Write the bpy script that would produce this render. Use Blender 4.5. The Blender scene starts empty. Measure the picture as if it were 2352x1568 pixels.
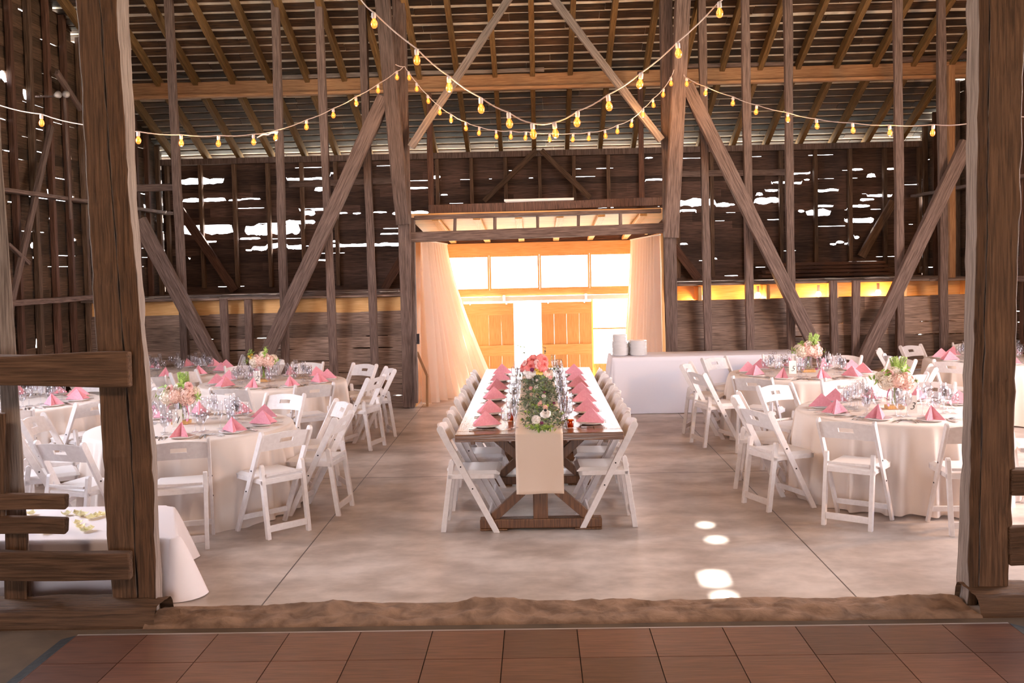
import bpy, bmesh, math, random
from mathutils import Vector, Matrix, noise
S = bpy.context.scene
COL = S.collection
PI = math.pi
random.seed(7)
# ------------------------------------------------------------ camera
F, CX, CY, H = 2287.0, 1176.0, 708.0, 1.97
yv = Vector((1230-CX, 610-CY, F)).normalized()          # world +Y seen in image axes (x right, y down, z forward)
hz = Vector((1.0, -0.022, 0.0))
zv = yv.cross(hz).normalized()
if zv.y > 0: zv = -zv
xv = yv.cross(zv).normalized()
if xv.x < 0: xv = -xv
EYE = Vector((0, 0, H))
def i2w(v): return Vector((xv.dot(v), yv.dot(v), zv.dot(v)))
def w2px(p):
    d = Vector(p) - EYE
    c = xv*d.x + yv*d.y + zv*d.z
    return (CX + F*c.x/c.z, CY + F*c.y/c.z, c.z)
def plane(px, py, n, d):
    r = i2w(Vector((px-CX, py-CY, F)))
    n = Vector(n); t = (d - n.dot(EYE))/n.dot(r)
    return EYE + r*t
def atY(px, py, Y): return plane(px, py, (0, 1, 0), Y)
def atX(px, py, X): return plane(px, py, (1, 0, 0), X)
def atZ(px, py, Z=0.0): return plane(px, py, (0, 0, 1), Z)
cam = bpy.data.cameras.new('camera'); camo = bpy.data.objects.new('camera', cam); COL.objects.link(camo)
cam.sensor_width = 36; cam.lens = 36*F/2352
cam.shift_x = 0; cam.shift_y = (CY-784)/2352
cam.clip_start = 0.05; cam.clip_end = 300
ax, ay, az = i2w(Vector((1, 0, 0))), i2w(Vector((0, -1, 0))), i2w(Vector((0, 0, -1)))
M4 = Matrix((ax, ay, az)).transposed().to_4x4(); M4.translation = EYE
camo.matrix_world = M4
S.camera = camo
# ------------------------------------------------------------ world, sun, exposure
W = bpy.data.worlds.new('sky'); S.world = W; W.use_nodes = True
bg = W.node_tree.nodes['Background']
tcw = W.node_tree.nodes.new('ShaderNodeTexCoord'); sepw = W.node_tree.nodes.new('ShaderNodeSeparateXYZ')
rw = W.node_tree.nodes.new('ShaderNodeValToRGB')
rw.color_ramp.elements[0].position = 0.48; rw.color_ramp.elements[0].color = (0.95, 0.92, 0.98, 1)
rw.color_ramp.elements[1].position = 0.85; rw.color_ramp.elements[1].color = (0.84, 0.87, 1.0, 1)
mw = W.node_tree.nodes.new('ShaderNodeMapRange'); mw.inputs[1].default_value = -1; mw.inputs[2].default_value = 1
W.node_tree.links.new(tcw.outputs['Generated'], sepw.inputs[0]); W.node_tree.links.new(sepw.outputs[2], mw.inputs[0])
W.node_tree.links.new(mw.outputs[0], rw.inputs[0]); W.node_tree.links.new(rw.outputs[0], bg.inputs[0])
bg.inputs[1].default_value = 13.0
SUN = Vector((0.22, 1.0, 0.93)).normalized()
sl = bpy.data.lights.new('sun', 'SUN'); sl.energy = 34; sl.color = (1, 0.93, 0.82); sl.angle = 0.014
so = bpy.data.objects.new('sun', sl); COL.objects.link(so); so.location = (3, 30, 25)
so.rotation_euler = SUN.to_track_quat('Z', 'Y').to_euler()
for i_, x_ in enumerate((-2.6, 2.6)):      # warm lamps added out of view to light the table fronts; fixtures built further down
    al = bpy.data.lights.new('added_hall_lamp_light', 'AREA'); al.shape = 'DISK'; al.size = .7; al.energy = 120; al.color = (1, .70, .50)
    ao = bpy.data.objects.new('added_hall_lamp_light', al); COL.objects.link(ao); ao.location = (x_, .6, 4.35)
    ao.rotation_euler = (Vector((-x_*.6, 8.5, -3.6))*-1).to_track_quat('Z', 'Y').to_euler()
S.view_settings.view_transform = 'Standard'; S.view_settings.look = 'None'
S.view_settings.exposure = -0.02; S.view_settings.gamma = 1.0; S.view_settings.use_curve_mapping = False
S.cycles.use_denoising = True
S.cycles.max_bounces = 7; S.cycles.diffuse_bounces = 4; S.cycles.glossy_bounces = 3
S.cycles.transmission_bounces = 5; S.cycles.transparent_max_bounces = 12
S.cycles.use_adaptive_sampling = True; S.cycles.adaptive_threshold = 0.02
S.cycles.sample_clamp_indirect = 6.0; S.cycles.caustics_reflective = False; S.cycles.caustics_refractive = False
# ------------------------------------------------------------ materials
def newmat(name):
    m = bpy.data.materials.new(name); m.use_nodes = True
    return m, m.node_tree.nodes, m.node_tree.links, m.node_tree.nodes['Principled BSDF']
def plain(name, col, rough=.5, metal=0, spec=.5, **kw):
    m, n, l, b = newmat(name)
    b.inputs['Base Color'].default_value = (*col, 1); b.inputs['Roughness'].default_value = rough
    b.inputs['Metallic'].default_value = metal; b.inputs['Specular IOR Level'].default_value = spec
    return m
def noisy(name, c1, c2, scale=8, rough=.6, bump=.1, vec=(1, 1, 1), detail=4, island=0.0, spec=.4, contrast=(.3, .7)):
    m, n, l, b = newmat(name)
    tc = n.new('ShaderNodeTexCoord'); mp = n.new('ShaderNodeMapping'); mp.inputs['Scale'].default_value = vec
    ns = n.new('ShaderNodeTexNoise'); ns.inputs['Scale'].default_value = scale; ns.inputs['Detail'].default_value = detail
    ns.inputs['Distortion'].default_value = .4
    cr = n.new('ShaderNodeValToRGB'); cr.color_ramp.elements[0].color = (*c1, 1); cr.color_ramp.elements[1].color = (*c2, 1)
    cr.color_ramp.elements[0].position, cr.color_ramp.elements[1].position = contrast
    l.new(tc.outputs['Object'], mp.inputs[0]); l.new(mp.outputs[0], ns.inputs[0]); l.new(ns.outputs[0], cr.inputs[0])
    out = cr.outputs[0]
    if island:
        g = n.new('ShaderNodeNewGeometry'); oi = n.new('ShaderNodeObjectInfo')
        ad = n.new('ShaderNodeMath'); ad.operation = 'ADD'; l.new(g.outputs['Random Per Island'], ad.inputs[0]); l.new(oi.outputs['Random'], ad.inputs[1])
        fr = n.new('ShaderNodeMath'); fr.operation = 'FRACT'; l.new(ad.outputs[0], fr.inputs[0])
        mr = n.new('ShaderNodeMapRange'); mr.inputs[3].default_value = 1-island; mr.inputs[4].default_value = 1+island*.6
        l.new(fr.outputs[0], mr.inputs[0])
        mx = n.new('ShaderNodeVectorMath'); mx.operation = 'SCALE'; l.new(out, mx.inputs[0]); l.new(mr.outputs[0], mx.inputs['Scale'])
        out = mx.outputs[0]
    l.new(out, b.inputs['Base Color'])
    b.inputs['Roughness'].default_value = rough; b.inputs['Specular IOR Level'].default_value = spec
    if bump:
        bp = n.new('ShaderNodeBump'); bp.inputs['Strength'].default_value = bump; bp.inputs['Distance'].default_value = .02
        l.new(ns.outputs[0], bp.inputs['Height']); l.new(bp.outputs[0], b.inputs['Normal'])
    return m
def wood(name, c1, c2, axis='Z', rough=.7, bump=.5, island=.25, scale=3, spec=.3, **k):
    v = {'X': (1.5, 30, 30), 'Y': (30, 1.5, 30), 'Z': (30, 30, 1.5)}[axis]
    return noisy(name, c1, c2, scale, rough, bump, v, 6, island, spec, **k)
m_old = wood('weathered timber', (.075, .046, .036), (.25, .168, .140))
m_oldf = wood('foreground rough hewn timber', (.075, .040, .022), (.22, .115, .062), bump=.8, scale=2.2)
m_oldf2 = wood('split foreground timber', (.055, .028, .015), (.18, .09, .045), bump=.8, scale=2.6)
m_rail = wood('foreground rail wood', (.075, .040, .022), (.215, .115, .064), bump=.8, scale=2.2)
m_greyp = wood('grey weathered timber and lit post sides', (.16, .12, .10), (.42, .33, .28), bump=.8, scale=2.2)  # also colours the sides of the foreground posts paler, as lit
m_raft = wood('rafter wood', (.12, .062, .022), (.30, .17, .065))
m_stud = wood('wall stud wood', (.07, .038, .024), (.22, .13, .08))
m_studr = wood('red brown stud wood', (.065, .028, .018), (.17, .08, .05))
m_beam = wood('purlin wood', (.36, .17, .08), (.62, .34, .17), axis='Z')
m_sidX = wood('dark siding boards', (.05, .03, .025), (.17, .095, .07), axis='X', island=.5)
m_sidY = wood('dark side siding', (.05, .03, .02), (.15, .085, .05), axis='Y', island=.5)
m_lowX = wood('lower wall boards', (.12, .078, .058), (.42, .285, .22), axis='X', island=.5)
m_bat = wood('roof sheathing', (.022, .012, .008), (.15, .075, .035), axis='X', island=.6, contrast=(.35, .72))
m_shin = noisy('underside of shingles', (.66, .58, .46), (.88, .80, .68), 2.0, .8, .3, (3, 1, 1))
m_pine = wood('pine boards', (.74, .38, .13), (.90, .55, .24), island=.15, bump=.15, rough=.5)
m_pineX = wood('pine boards lying', (.74, .38, .13), (.90, .55, .24), axis='X', island=.15, bump=.15, rough=.5)
m_farm = wood('stained table wood', (.10, .036, .012), (.30, .125, .045), axis='Y', rough=.22, bump=.12, island=.2, spec=.6)
m_farmX = wood('stained table end wood', (.09, .034, .012), (.26, .11, .04), axis='X', rough=.22, bump=.1, island=.1, spec=.6)
m_farmZ = wood('stained trestle wood', (.075, .028, .011), (.21, .09, .034), axis='Z', rough=.35, bump=.2, island=.15, spec=.5)
m_white = noisy('white chair resin', (.76, .70, .69), (.84, .79, .78), 30, .38, .02, spec=.5)
m_pad = plain('white vinyl seat pad', (.84, .79, .77), .3)
m_bolt = plain('dark bolt', (.03, .02, .02), .4, .6)
m_pink = noisy('pink napkin cloth', (.80, .30, .36), (.86, .38, .44), 60, .8, .15, spec=.2)
m_plate = plain('white china', (.88, .86, .86), .15, 0, .6)
m_silver = plain('polished steel', (.75, .72, .70), .18, 1.0)
m_card = plain('cream card', (.90, .85, .78), .7)
m_ink = plain('black ink', (.02, .02, .02), .7)
m_choc = plain('white enamel', (.85, .85, .85), .4)
m_rib = plain('mauve pink ribbon', (.62, .16, .28), .4)
m_black = noisy('black rubber trim', (.012, .012, .012), (.03, .03, .03), 30, .85)
def cloth(name, col, trans=.25, sub=.0, rough=.85):
    m, n, l, b = newmat(name)
    b.inputs['Base Color'].default_value = (*col, 1); b.inputs['Roughness'].default_value = rough
    b.inputs['Specular IOR Level'].default_value = .15
    ns = n.new('ShaderNodeTexNoise'); ns.inputs['Scale'].default_value = 350; bp = n.new('ShaderNodeBump'); bp.inputs['Strength'].default_value = .12
    bp.inputs['Distance'].default_value = .003
    tc = n.new('ShaderNodeTexCoord'); l.new(tc.outputs['Object'], ns.inputs[0]); l.new(ns.outputs[0], bp.inputs['Height']); l.new(bp.outputs[0], b.inputs['Normal'])
    tr = n.new('ShaderNodeBsdfTranslucent'); tr.inputs[0].default_value = (*col, 1)
    mx = n.new('ShaderNodeMixShader'); mx.inputs[0].default_value = trans
    l.new(b.outputs[0], mx.inputs[1]); l.new(tr.outputs[0], mx.inputs[2]); l.new(mx.outputs[0], n['Material Output'].inputs[0])
    return m
m_cloth = cloth('ivory table linen', (.90, .79, .72), .12)
m_cloth2 = cloth('white table linen', (.86, .83, .90), .12)
m_cloth3 = cloth('cream runner linen', (.86, .70, .58), .1)
m_clothp = cloth('soft white linen', (.88, .80, .80), .1)
m_curt = cloth('peach curtain', (.93, .76, .64), .38)
def glass(name, tint=(.97, .97, .97), f=1.45, rough=.02):
    m, n, l, b = newmat(name); n.remove(b)
    tr = n.new('ShaderNodeBsdfTransparent'); tr.inputs[0].default_value = (*tint, 1)
    gl = n.new('ShaderNodeBsdfGlossy'); gl.inputs['Roughness'].default_value = rough; gl.inputs[0].default_value = (1, 1, 1, 1)
    lw = n.new('ShaderNodeLayerWeight'); lw.inputs[0].default_value = .5
    pw = n.new('ShaderNodeMath'); pw.operation = 'POWER'; pw.inputs[1].default_value = 2.0; l.new(lw.outputs['Facing'], pw.inputs[0])
    fr = n.new('ShaderNodeMapRange'); fr.inputs[3].default_value = (f-1)**2/(f+1)**2; fr.inputs[4].default_value = .6; l.new(pw.outputs[0], fr.inputs[0])
    mx = n.new('ShaderNodeMixShader'); l.new(fr.outputs[0], mx.inputs[0]); l.new(tr.outputs[0], mx.inputs[1]); l.new(gl.outputs[0], mx.inputs[2])
    l.new(mx.outputs[0], n['Material Output'].inputs[0]); return m
m_glass = glass('clear drinking glass', (.97, .97, .98), 1.5)
m_water = glass('water in glass', (.97, .98, .99), 1.7)
m_pane = glass('window glass', (.97, .98, .97), 1.3)
def emis(name, col, st):
    m, n, l, b = newmat(name)
    b.inputs['Base Color'].default_value = (*col, 1); b.inputs['Emission Color'].default_value = (*col, 1); b.inputs['Emission Strength'].default_value = st
    return m
m_fil = emis('glowing filament', (1, .34, .07), 6)
m_bulb = glass('amber bulb glass', (1, .80, .50), 1.35)
n_ = m_bulb.node_tree.nodes; l_ = m_bulb.node_tree.links
e_ = n_.new('ShaderNodeEmission'); e_.inputs[0].default_value = (1, .27, .035, 1); e_.inputs[1].default_value = .95
a_ = n_.new('ShaderNodeAddShader'); src = n_['Material Output'].inputs[0].links[0].from_socket
l_.new(src, a_.inputs[0]); l_.new(e_.outputs[0], a_.inputs[1]); l_.new(a_.outputs[0], n_['Material Output'].inputs[0])
m_warm = emis('warm lit bulb', (1, .55, .18), 7)
m_cord = plain('pale cord', (.80, .62, .55), .6)
m_sock = plain('white bulb socket', (.75, .66, .62), .5)
def petal(name, c1, c2): return noisy(name, c1, c2, 25, .6, .1, island=.12, spec=.2)
m_leaf = noisy('eucalyptus leaf', (.10, .14, .09), (.30, .36, .26), 9, .5, .1, island=.5)
m_leafg = noisy('fresh green leaf', (.20, .34, .05), (.42, .58, .14), 9, .5, .1, island=.4)
m_hyd = petal('cream hydrangea', (.88, .74, .58), (.93, .84, .74))
m_hydp = petal('blush hydrangea', (.88, .56, .46), (.92, .70, .62))
m_rose = petal('pale pink rose', (.88, .42, .42), (.92, .62, .58))
m_coral = petal('coral peony', (.86, .17, .17), (.92, .36, .32))
m_whitef = petal('white anemone', (.84, .76, .72), (.93, .88, .84))
m_yel = petal('yellow blossom', (.90, .62, .10), (.92, .76, .25))
m_pur = petal('plum blossom', (.22, .04, .12), (.40, .10, .22))
m_petal = petal('yellow rose petal', (.88, .80, .42), (.93, .88, .60))
m_sign = plain('paper tag', (.8, .78, .74), .7)
# floor: mottled concrete with saw-cut joints
def floor_mat():
    m, n, l, b = newmat('polished concrete')
    tc = n.new('ShaderNodeTexCoord'); mp = n.new('ShaderNodeMapping'); mp.inputs['Scale'].default_value = (1, 1.6, 1)
    n1 = n.new('ShaderNodeTexNoise'); n1.inputs['Scale'].default_value = 1.5; n1.inputs['Detail'].default_value = 5; n1.inputs['Roughness'].default_value = .62; n1.inputs['Distortion'].default_value = .15
    n2 = n.new('ShaderNodeTexNoise'); n2.inputs['Scale'].default_value = 7; n2.inputs['Detail'].default_value = 6
    l.new(tc.outputs['Object'], mp.inputs[0]); l.new(mp.outputs[0], n1.inputs[0]); l.new(tc.outputs['Object'], n2.inputs[0])
    cr = n.new('ShaderNodeValToRGB'); e = cr.color_ramp.elements
    cr.color_ramp.interpolation = 'EASE'; e[0].position = .28; e[0].color = (.42, .33, .275, 1); e[1].position = .74; e[1].color = (.80, .69, .62, 1)
    mx = n.new('ShaderNodeMix'); mx.data_type = 'RGBA'; mx.blend_type = 'MULTIPLY'; mx.inputs[0].default_value = .45
    l.new(n1.outputs[0], cr.inputs[0]); l.new(cr.outputs[0], mx.inputs[6]); l.new(n2.outputs[0], mx.inputs[7])
    # joints
    sp = n.new('ShaderNodeSeparateXYZ'); l.new(tc.outputs['Object'], sp.inputs[0])
    prev = None
    for ch, v in ((0, -1.66), (0, 1.83), (1, JY), (1, 14.0)):
        s1 = n.new('ShaderNodeMath'); s1.operation = 'SUBTRACT'; s1.inputs[1].default_value = v; l.new(sp.outputs[ch], s1.inputs[0])
        s2 = n.new('ShaderNodeMath'); s2.operation = 'ABSOLUTE'; l.new(s1.outputs[0], s2.inputs[0])
        s3 = n.new('ShaderNodeMath'); s3.operation = 'LESS_THAN'; s3.inputs[1].default_value = .0045 if ch == 0 else .009; l.new(s2.outputs[0], s3.inputs[0])
        if prev is None: prev = s3.outputs[0]
        else:
            q = n.new('ShaderNodeMath'); q.operation = 'MAXIMUM'; l.new(prev, q.inputs[0]); l.new(s3.outputs[0], q.inputs[1]); prev = q.outputs[0]
    m2 = n.new('ShaderNodeMix'); m2.data_type = 'RGBA'; m2.inputs[7].default_value = (.06, .045, .04, 1)
    l.new(prev, m2.inputs[0]); l.new(mx.outputs[2], m2.inputs[6]); l.new(m2.outputs[2], b.inputs['Base Color'])
    rr = n.new('ShaderNodeMapRange'); rr.inputs[1].default_value = .3; rr.inputs[2].default_value = .7; rr.inputs[3].default_value = .40; rr.inputs[4].default_value = .285
    l.new(n1.outputs[0], rr.inputs[0]); l.new(rr.outputs[0], b.inputs['Roughness'])
    b.inputs['Specular IOR Level'].default_value = .8
    return m
JY = atZ(1430, 1087).y
m_floor = floor_mat()
m_sillX = wood('rough sill timber', (.075, .040, .022), (.22, .12, .066), axis='X', bump=.8, scale=2.2)
m_dirt = noisy('crumbling earth and concrete', (.13, .075, .045), (.33, .205, .135), 9, .9, 1.0, detail=8)
m_dirt2 = noisy('dusty dark ground', (.05, .03, .016), (.12, .075, .042), 3, .9, .3, detail=6)
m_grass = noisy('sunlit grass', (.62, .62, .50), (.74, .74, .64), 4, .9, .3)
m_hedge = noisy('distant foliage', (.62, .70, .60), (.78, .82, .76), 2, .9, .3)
# ------------------------------------------------------------ builders
class MB:
    def __init__(s): s.v = []; s.f = []; s.mi = []; s.cur = 0
    def add(s, vs, fs):
        o = len(s.v); s.v += [tuple(v) for v in vs]; s.f += [tuple(o+i for i in f) for f in fs]; s.mi += [s.cur]*len(fs)
    def box(s, a, b, M=None):
        (x0, y0, z0), (x1, y1, z1) = a, b
        vs = [Vector(p) for p in ((x0,y0,z0),(x1,y0,z0),(x1,y1,z0),(x0,y1,z0),(x0,y0,z1),(x1,y0,z1),(x1,y1,z1),(x0,y1,z1))]
        if M: vs = [M @ v for v in vs]
        s.add(vs, [(0,3,2,1),(4,5,6,7),(0,1,5,4),(1,2,6,5),(2,3,7,6),(3,0,4,7)])
    def bar(s, p0, p1, w, d, up=(0, 1, 0)):
        M, L = frame(p0, p1, up); s.box((-w/2, -d/2, 0), (w/2, d/2, L), M)
    def tube(s, pts, r, n=8, cap=True):
        pts = [Vector(p) for p in pts]; rings = []
        for i, p in enumerate(pts):
            t = (pts[min(i+1, len(pts)-1)] - pts[max(i-1, 0)]).normalized()
            a = t.cross(Vector((0, 0, 1)) if abs(t.z) < .9 else Vector((1, 0, 0))).normalized(); b = t.cross(a)
            rr = r[i] if isinstance(r, (list, tuple)) else r
            rings.append([p + a*rr*math.cos(2*PI*k/n) + b*rr*math.sin(2*PI*k/n) for k in range(n)])
        vs = [v for g in rings for v in g]
        fs = [(i*n+k, i*n+(k+1) % n, (i+1)*n+(k+1) % n, (i+1)*n+k) for i in range(len(pts)-1) for k in range(n)]
        if cap: fs += [tuple(range(n)), tuple(range((len(pts)-1)*n, len(pts)*n))[::-1]]
        s.add(vs, fs)
    def lathe(s, prof, n=16, M=None, close=False):
        vs = [Vector((r*math.cos(2*PI*k/n), r*math.sin(2*PI*k/n), z)) for r, z in prof for k in range(n)]
        if M: vs = [M @ v for v in vs]
        fs = [(i*n+k, i*n+(k+1) % n, (i+1)*n+(k+1) % n, (i+1)*n+k) for i in range(len(prof)-1) for k in range(n)]
        s.add(vs, fs)
    def grid(s, fn, nu, nv):
        vs = [fn(i/nu, j/nv) for j in range(nv+1) for i in range(nu+1)]
        s.add(vs, [(j*(nu+1)+i, j*(nu+1)+i+1, (j+1)*(nu+1)+i+1, (j+1)*(nu+1)+i) for j in range(nv) for i in range(nu)])
    def mesh(s, name, mats, smooth=False):
        me = bpy.data.meshes.new(name); me.from_pydata(s.v, [], s.f)
        mats = mats if isinstance(mats, (list, tuple)) else [mats]
        for m in mats: me.materials.append(m)
        if len(mats) > 1: me.polygons.foreach_set('material_index', s.mi)
        if smooth: me.polygons.foreach_set('use_smooth', [True]*len(me.polygons))
        me.update(); return me
    def obj(s, name, mats, parent=None, smooth=False, bevel=0, thick=0, solid_off=0):
        o = bpy.data.objects.new(name, s.mesh(name, mats, smooth)); COL.objects.link(o)
        if parent: o.parent = parent
        if thick:
            q = o.modifiers.new('thickness', 'SOLIDIFY'); q.thickness = thick; q.offset = solid_off
        if bevel:
            q = o.modifiers.new('bevel', 'BEVEL'); q.width = bevel; q.segments = 2; q.limit_method = 'ANGLE'
        return o
def frame(p0, p1, up=(0, 1, 0)):
    p0, p1 = Vector(p0), Vector(p1); z = (p1-p0); L = z.length; z.normalize()
    y = Vector(up) - z*z.dot(Vector(up))
    if y.length < 1e-4: y = Vector((1, 0, 0)) - z*z.x
    y.normalize(); x = y.cross(z)
    M = Matrix((x, y, z)).transposed().to_4x4(); M.translation = p0
    return M, L
def tag(o, label=None, cat=None, group=None, kind=None):
    if label: o['label'] = label
    if cat: o['category'] = cat
    if group: o['group'] = group
    if kind: o['kind'] = kind
    return o
def struct(o, label=None):
    o['kind'] = 'structure'
    if label: o['label'] = label
    return o
def empty(name, loc=(0, 0, 0), rz=0):
    o = bpy.data.objects.new(name, None); COL.objects.link(o); o.location = loc; o.rotation_euler = (0, 0, rz); o.empty_display_size = .1
    return o
def copy_tree(o, parent=None):
    c = o.copy(); COL.objects.link(c); c.parent = parent
    for ch in list(o.children): copy_tree(ch, c)
    return c
def timber(name, p0, p1, w, d, mat, rough=.004, up=(0, 1, 0), parent=None, bevel=.008, seg=.35, seed=None):
    M, L = frame(p0, p1, up); rnd = random.Random(seed if seed is not None else int(abs(p0[0]*977+p0[1]*131+L*7919)))
    n = max(1, min(40, int(L/seg))); b = MB(); ph = rnd.random()*50
    vs = []
    for i in range(n+1):
        z = L*i/n
        for k, (sx, sy) in enumerate(((-1, -1), (1, -1), (1, 1), (-1, 1))):
            jx = noise.noise(Vector((z*1.7, k*9.1, ph)))*rough*2.2; jy = noise.noise(Vector((z*1.7, k*9.1+4, ph)))*rough*2.2
            vs.append((sx*w/2+jx, sy*d/2+jy, z))
    fs = [(0, 3, 2, 1), (n*4, n*4+1, n*4+2, n*4+3)]
    fs += [(i*4+k, i*4+(k+1) % 4, i*4+4+(k+1) % 4, i*4+4+k) for i in range(n) for k in range(4)]
    b.add(vs, fs)
    o = b.obj(name, mat, None, bevel=bevel); o.matrix_world = M
    if parent: o.parent = parent; o.matrix_parent_inverse = parent.matrix_world.inverted()
    return o
# ============================================================ SETTING
YW, YP, XL, XR, EAVE, SL, YR = 17.2, 14.0, -6.45, 6.6, 4.04, 0.42, 5.6
LOFT = 1.64
def ROOF(y): return EAVE + SL*(YW-y) if y >= YR else EAVE + SL*(YW-YR) - .42*(YR-y)
def atP(px, py, off=0.0): return plane(px, py, (0, 1, .1), YP-off)     # the inner frame, leaning a little into the room
b = MB(); b.box((-9, -6, -.2), (9, 17.35, 0)); struct(b.obj('floor', m_floor), 'mottled grey concrete floor with saw-cut joints')
b = MB(); b.box((-60, 17.3, -.5), (60, 90, -.15)); b.box((-60, -40, -.5), (-9.001, 17.3, -.21)); b.box((9.001, -40, -.5), (60, 17.3, -.21)); b.box((-9, -40, -.5), (9, -6.001, -.21))
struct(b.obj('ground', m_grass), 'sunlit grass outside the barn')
# siding of irregular horizontal boards -----------------------------------
def siding(name, mat, fn, u0, u1, z0, z1, bh, holes, seed, ztop=None, slit=.22, label=None, skip=None, slit_h=(.004, .011)):
    """fn(u, z, t) -> world point, t = out-of-plane offset; holes = [(ua, ub, za, zb)]"""
    rnd = random.Random(seed); b = MB(); nrow = int((z1-z0)/bh+.5)
    cuts = []                                     # per boundary: list of (ua, ub, half height)
    for k in range(nrow+1):
        z = z0+k*bh; L = []
        for (a, c, za, zb) in holes:
            if abs((za+zb)/2 - z) <= bh/2: L.append((a, c, max(.007, (zb-za)*.5), (za+zb)/2-z))
        u = u0 + rnd.random()*2
        while u < u1:
            ln = rnd.uniform(.08, .75)
            if rnd.random() < slit: L.append((u, u+ln, rnd.uniform(*slit_h)/2, 0))
            u += ln + rnd.uniform(.1, 1.1)
        cuts.append(L)
    def edge(k, u, side):
        z = z0+k*bh + noise.noise(Vector((u*1.3, k*3.7, seed)))*.012
        off = -.007 if side > 0 else .007         # overlap; boards alternate in and out so none coincide
        for (a, c, hh, dz) in cuts[k]:
            if a < u < c:
                e = min((u-a), (c-u))/min(.05, (c-a)*.4); e = min(1, e)**.7; wob = 1+.9*noise.noise(Vector((u*6, k*3, seed+5+side*7)))+.3*noise.noise(Vector((u*22, k, seed+side)))
                hv = hh*wob*e
                zz = z0+k*bh+dz+hv*side
                return zz
        return z + off
    for k in range(nrow):
        us = {u0, u1}
        for kk in (k, k+1):
            for (a, c, hh, dz) in cuts[kk]:
                for q in (a, a+.03, (a+c)/2, c-.03, c):
                    if u0 < q < u1: us.add(q)
                q = a+.1
                while q < c-.05: us.add(q) if u0 < q < u1 else None; q += .07
        q = u0
        while q < u1: us.add(q); q += .5
        joints = []; q = u0+rnd.uniform(.5, 3.0)
        while q < u1: joints.append(q); us.add(q); q += rnd.uniform(1.5, 3.6)
        us = sorted(us); t = .012*(k % 2) + rnd.uniform(0, .006)
        segs = []; cur = [us[0]]
        for q in us[1:]:
            cur.append(q)
            if q in joints or q == us[-1]: segs.append(cur); cur = [q]
        for sg in segs:
            if ztop: sg = [q for q in sg if z0+(k+.5)*bh < ztop(q)]
            if skip: 
                runs = []; r = []
                for q in sg:
                    if skip(q, z0+(k+.5)*bh):
                        if len(r) > 1: runs.append(r)
                        r = []
                    else: r.append(q)
                if len(r) > 1: runs.append(r)
            else: runs = [sg] if len(sg) > 1 else []
            for r in runs:
                vs = []
                for q in r:
                    lo, hi = edge(k, q, 1), edge(k+1, q, -1)
                    vs += [fn(q, lo, t), fn(q, hi, t), fn(q, hi, t+.02), fn(q, lo, t+.02)]
                n = len(r)
                fs = [(i*4+j, i*4+(j+1) % 4, i*4+4+(j+1) % 4, i*4+4+j) for i in range(n-1) for j in range(4)] + [(0, 3, 2, 1), (n*4-4, n*4-3, n*4-2, n*4-1)]
                b.add(vs, fs)
    o = b.obj(name, mat); struct(o, label); return o
def px_holes(lst, fn, ax, sc=1.0):
    out = []
    for (x0, y0, x1, y1) in lst:
        p, q = fn(x0, y0), fn(x1, y1); m_ = (p.z+q.z)/2; h_ = abs(p.z-q.z)/2*sc; out.append((min(p[ax], q[ax]), max(p[ax], q[ax]), m_-h_, m_+h_))
    return out
back_holes = [(412,408,516,424),(417,455,520,463),(522,457,556,461),(415,512,536,540),(560,512,690,541),(610,557,662,571),(576,564,700,573),(655,408,760,413),
 (690,480,725,498),(684,478,760,484),(720,428,760,440),(728,395,775,400),(740,552,780,556),(750,560,930,565),(855,560,925,564),(770,487,800,491),(808,487,830,492),(855,485,890,489),(900,483,985,497),(905,430,985,434),(870,535,925,538),
 (545,455,600,458),(548,545,600,550),(560,572,610,576),(640,505,725,516),(462,490,470,500),(430,592,440,596),(700,596,760,599),(455,553,500,557),
 (990,400,1012,412),(1010,445,1030,449),(1480,410,1530,414),(1480,360,1500,364),(1500,455,1525,475),(1548,455,1646,474),(1628,466,1680,475),(1735,440,1755,450),(1730,452,1792,468),(1755,434,1790,440),(1650,467,1690,472),
 (1690,392,1720,397),(1775,416,1810,421),(1772,418,1845,423),(1815,396,1862,400),(1845,410,1862,415),(1872,434,1930,440),(1832,478,1850,490),(1850,480,1910,497),(1870,470,1918,476),(1955,386,1985,392),(1990,396,2014,410),(1975,455,2010,461),(1990,446,2052,452),(1945,470,2000,476),(1940,500,2010,512),(2035,385,2062,390),
 (1920,552,1940,560),(1550,558,1582,562),(1635,592,1650,596),(1905,558,1950,562),(1722,326,1755,331),(1700,390,1715,393),(1960,540,1975,550),(1560,480,1600,486),(1985,330,2040,334),(2110,455,2125,468),(430,376,446,380)]
BD = (-1.75, 1.88)       # the porch between the doorway posts
fnB = lambda u, z, t: (u, YW+t, z)
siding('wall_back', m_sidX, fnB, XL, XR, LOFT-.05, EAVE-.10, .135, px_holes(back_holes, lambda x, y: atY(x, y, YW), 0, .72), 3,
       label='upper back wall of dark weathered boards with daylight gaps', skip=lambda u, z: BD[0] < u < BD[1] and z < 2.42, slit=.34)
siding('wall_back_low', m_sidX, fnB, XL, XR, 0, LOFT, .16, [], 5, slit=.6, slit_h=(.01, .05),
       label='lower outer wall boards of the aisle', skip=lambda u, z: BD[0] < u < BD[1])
left_holes = [(0,160,22,192),(53,204,72,230),(20,305,32,330),(8,344,38,350),(150,352,166,380),(32,424,42,437),(108,434,121,449),(118,460,126,474),(150,446,174,455),(18,462,40,466),(112,496,128,504),(112,514,128,522),(76,508,90,515),
 (71,557,93,570),(74,589,98,594),(162,548,178,554),(168,552,178,566),(118,565,128,571),(83,776,106,796),(46,796,60,801),(50,762,58,774),(210,770,220,774),(10,34,20,50),(42,18,62,30),(15,80,24,102),(190,452,200,458),(150,160,156,172),(330,470,340,478)]
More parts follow.
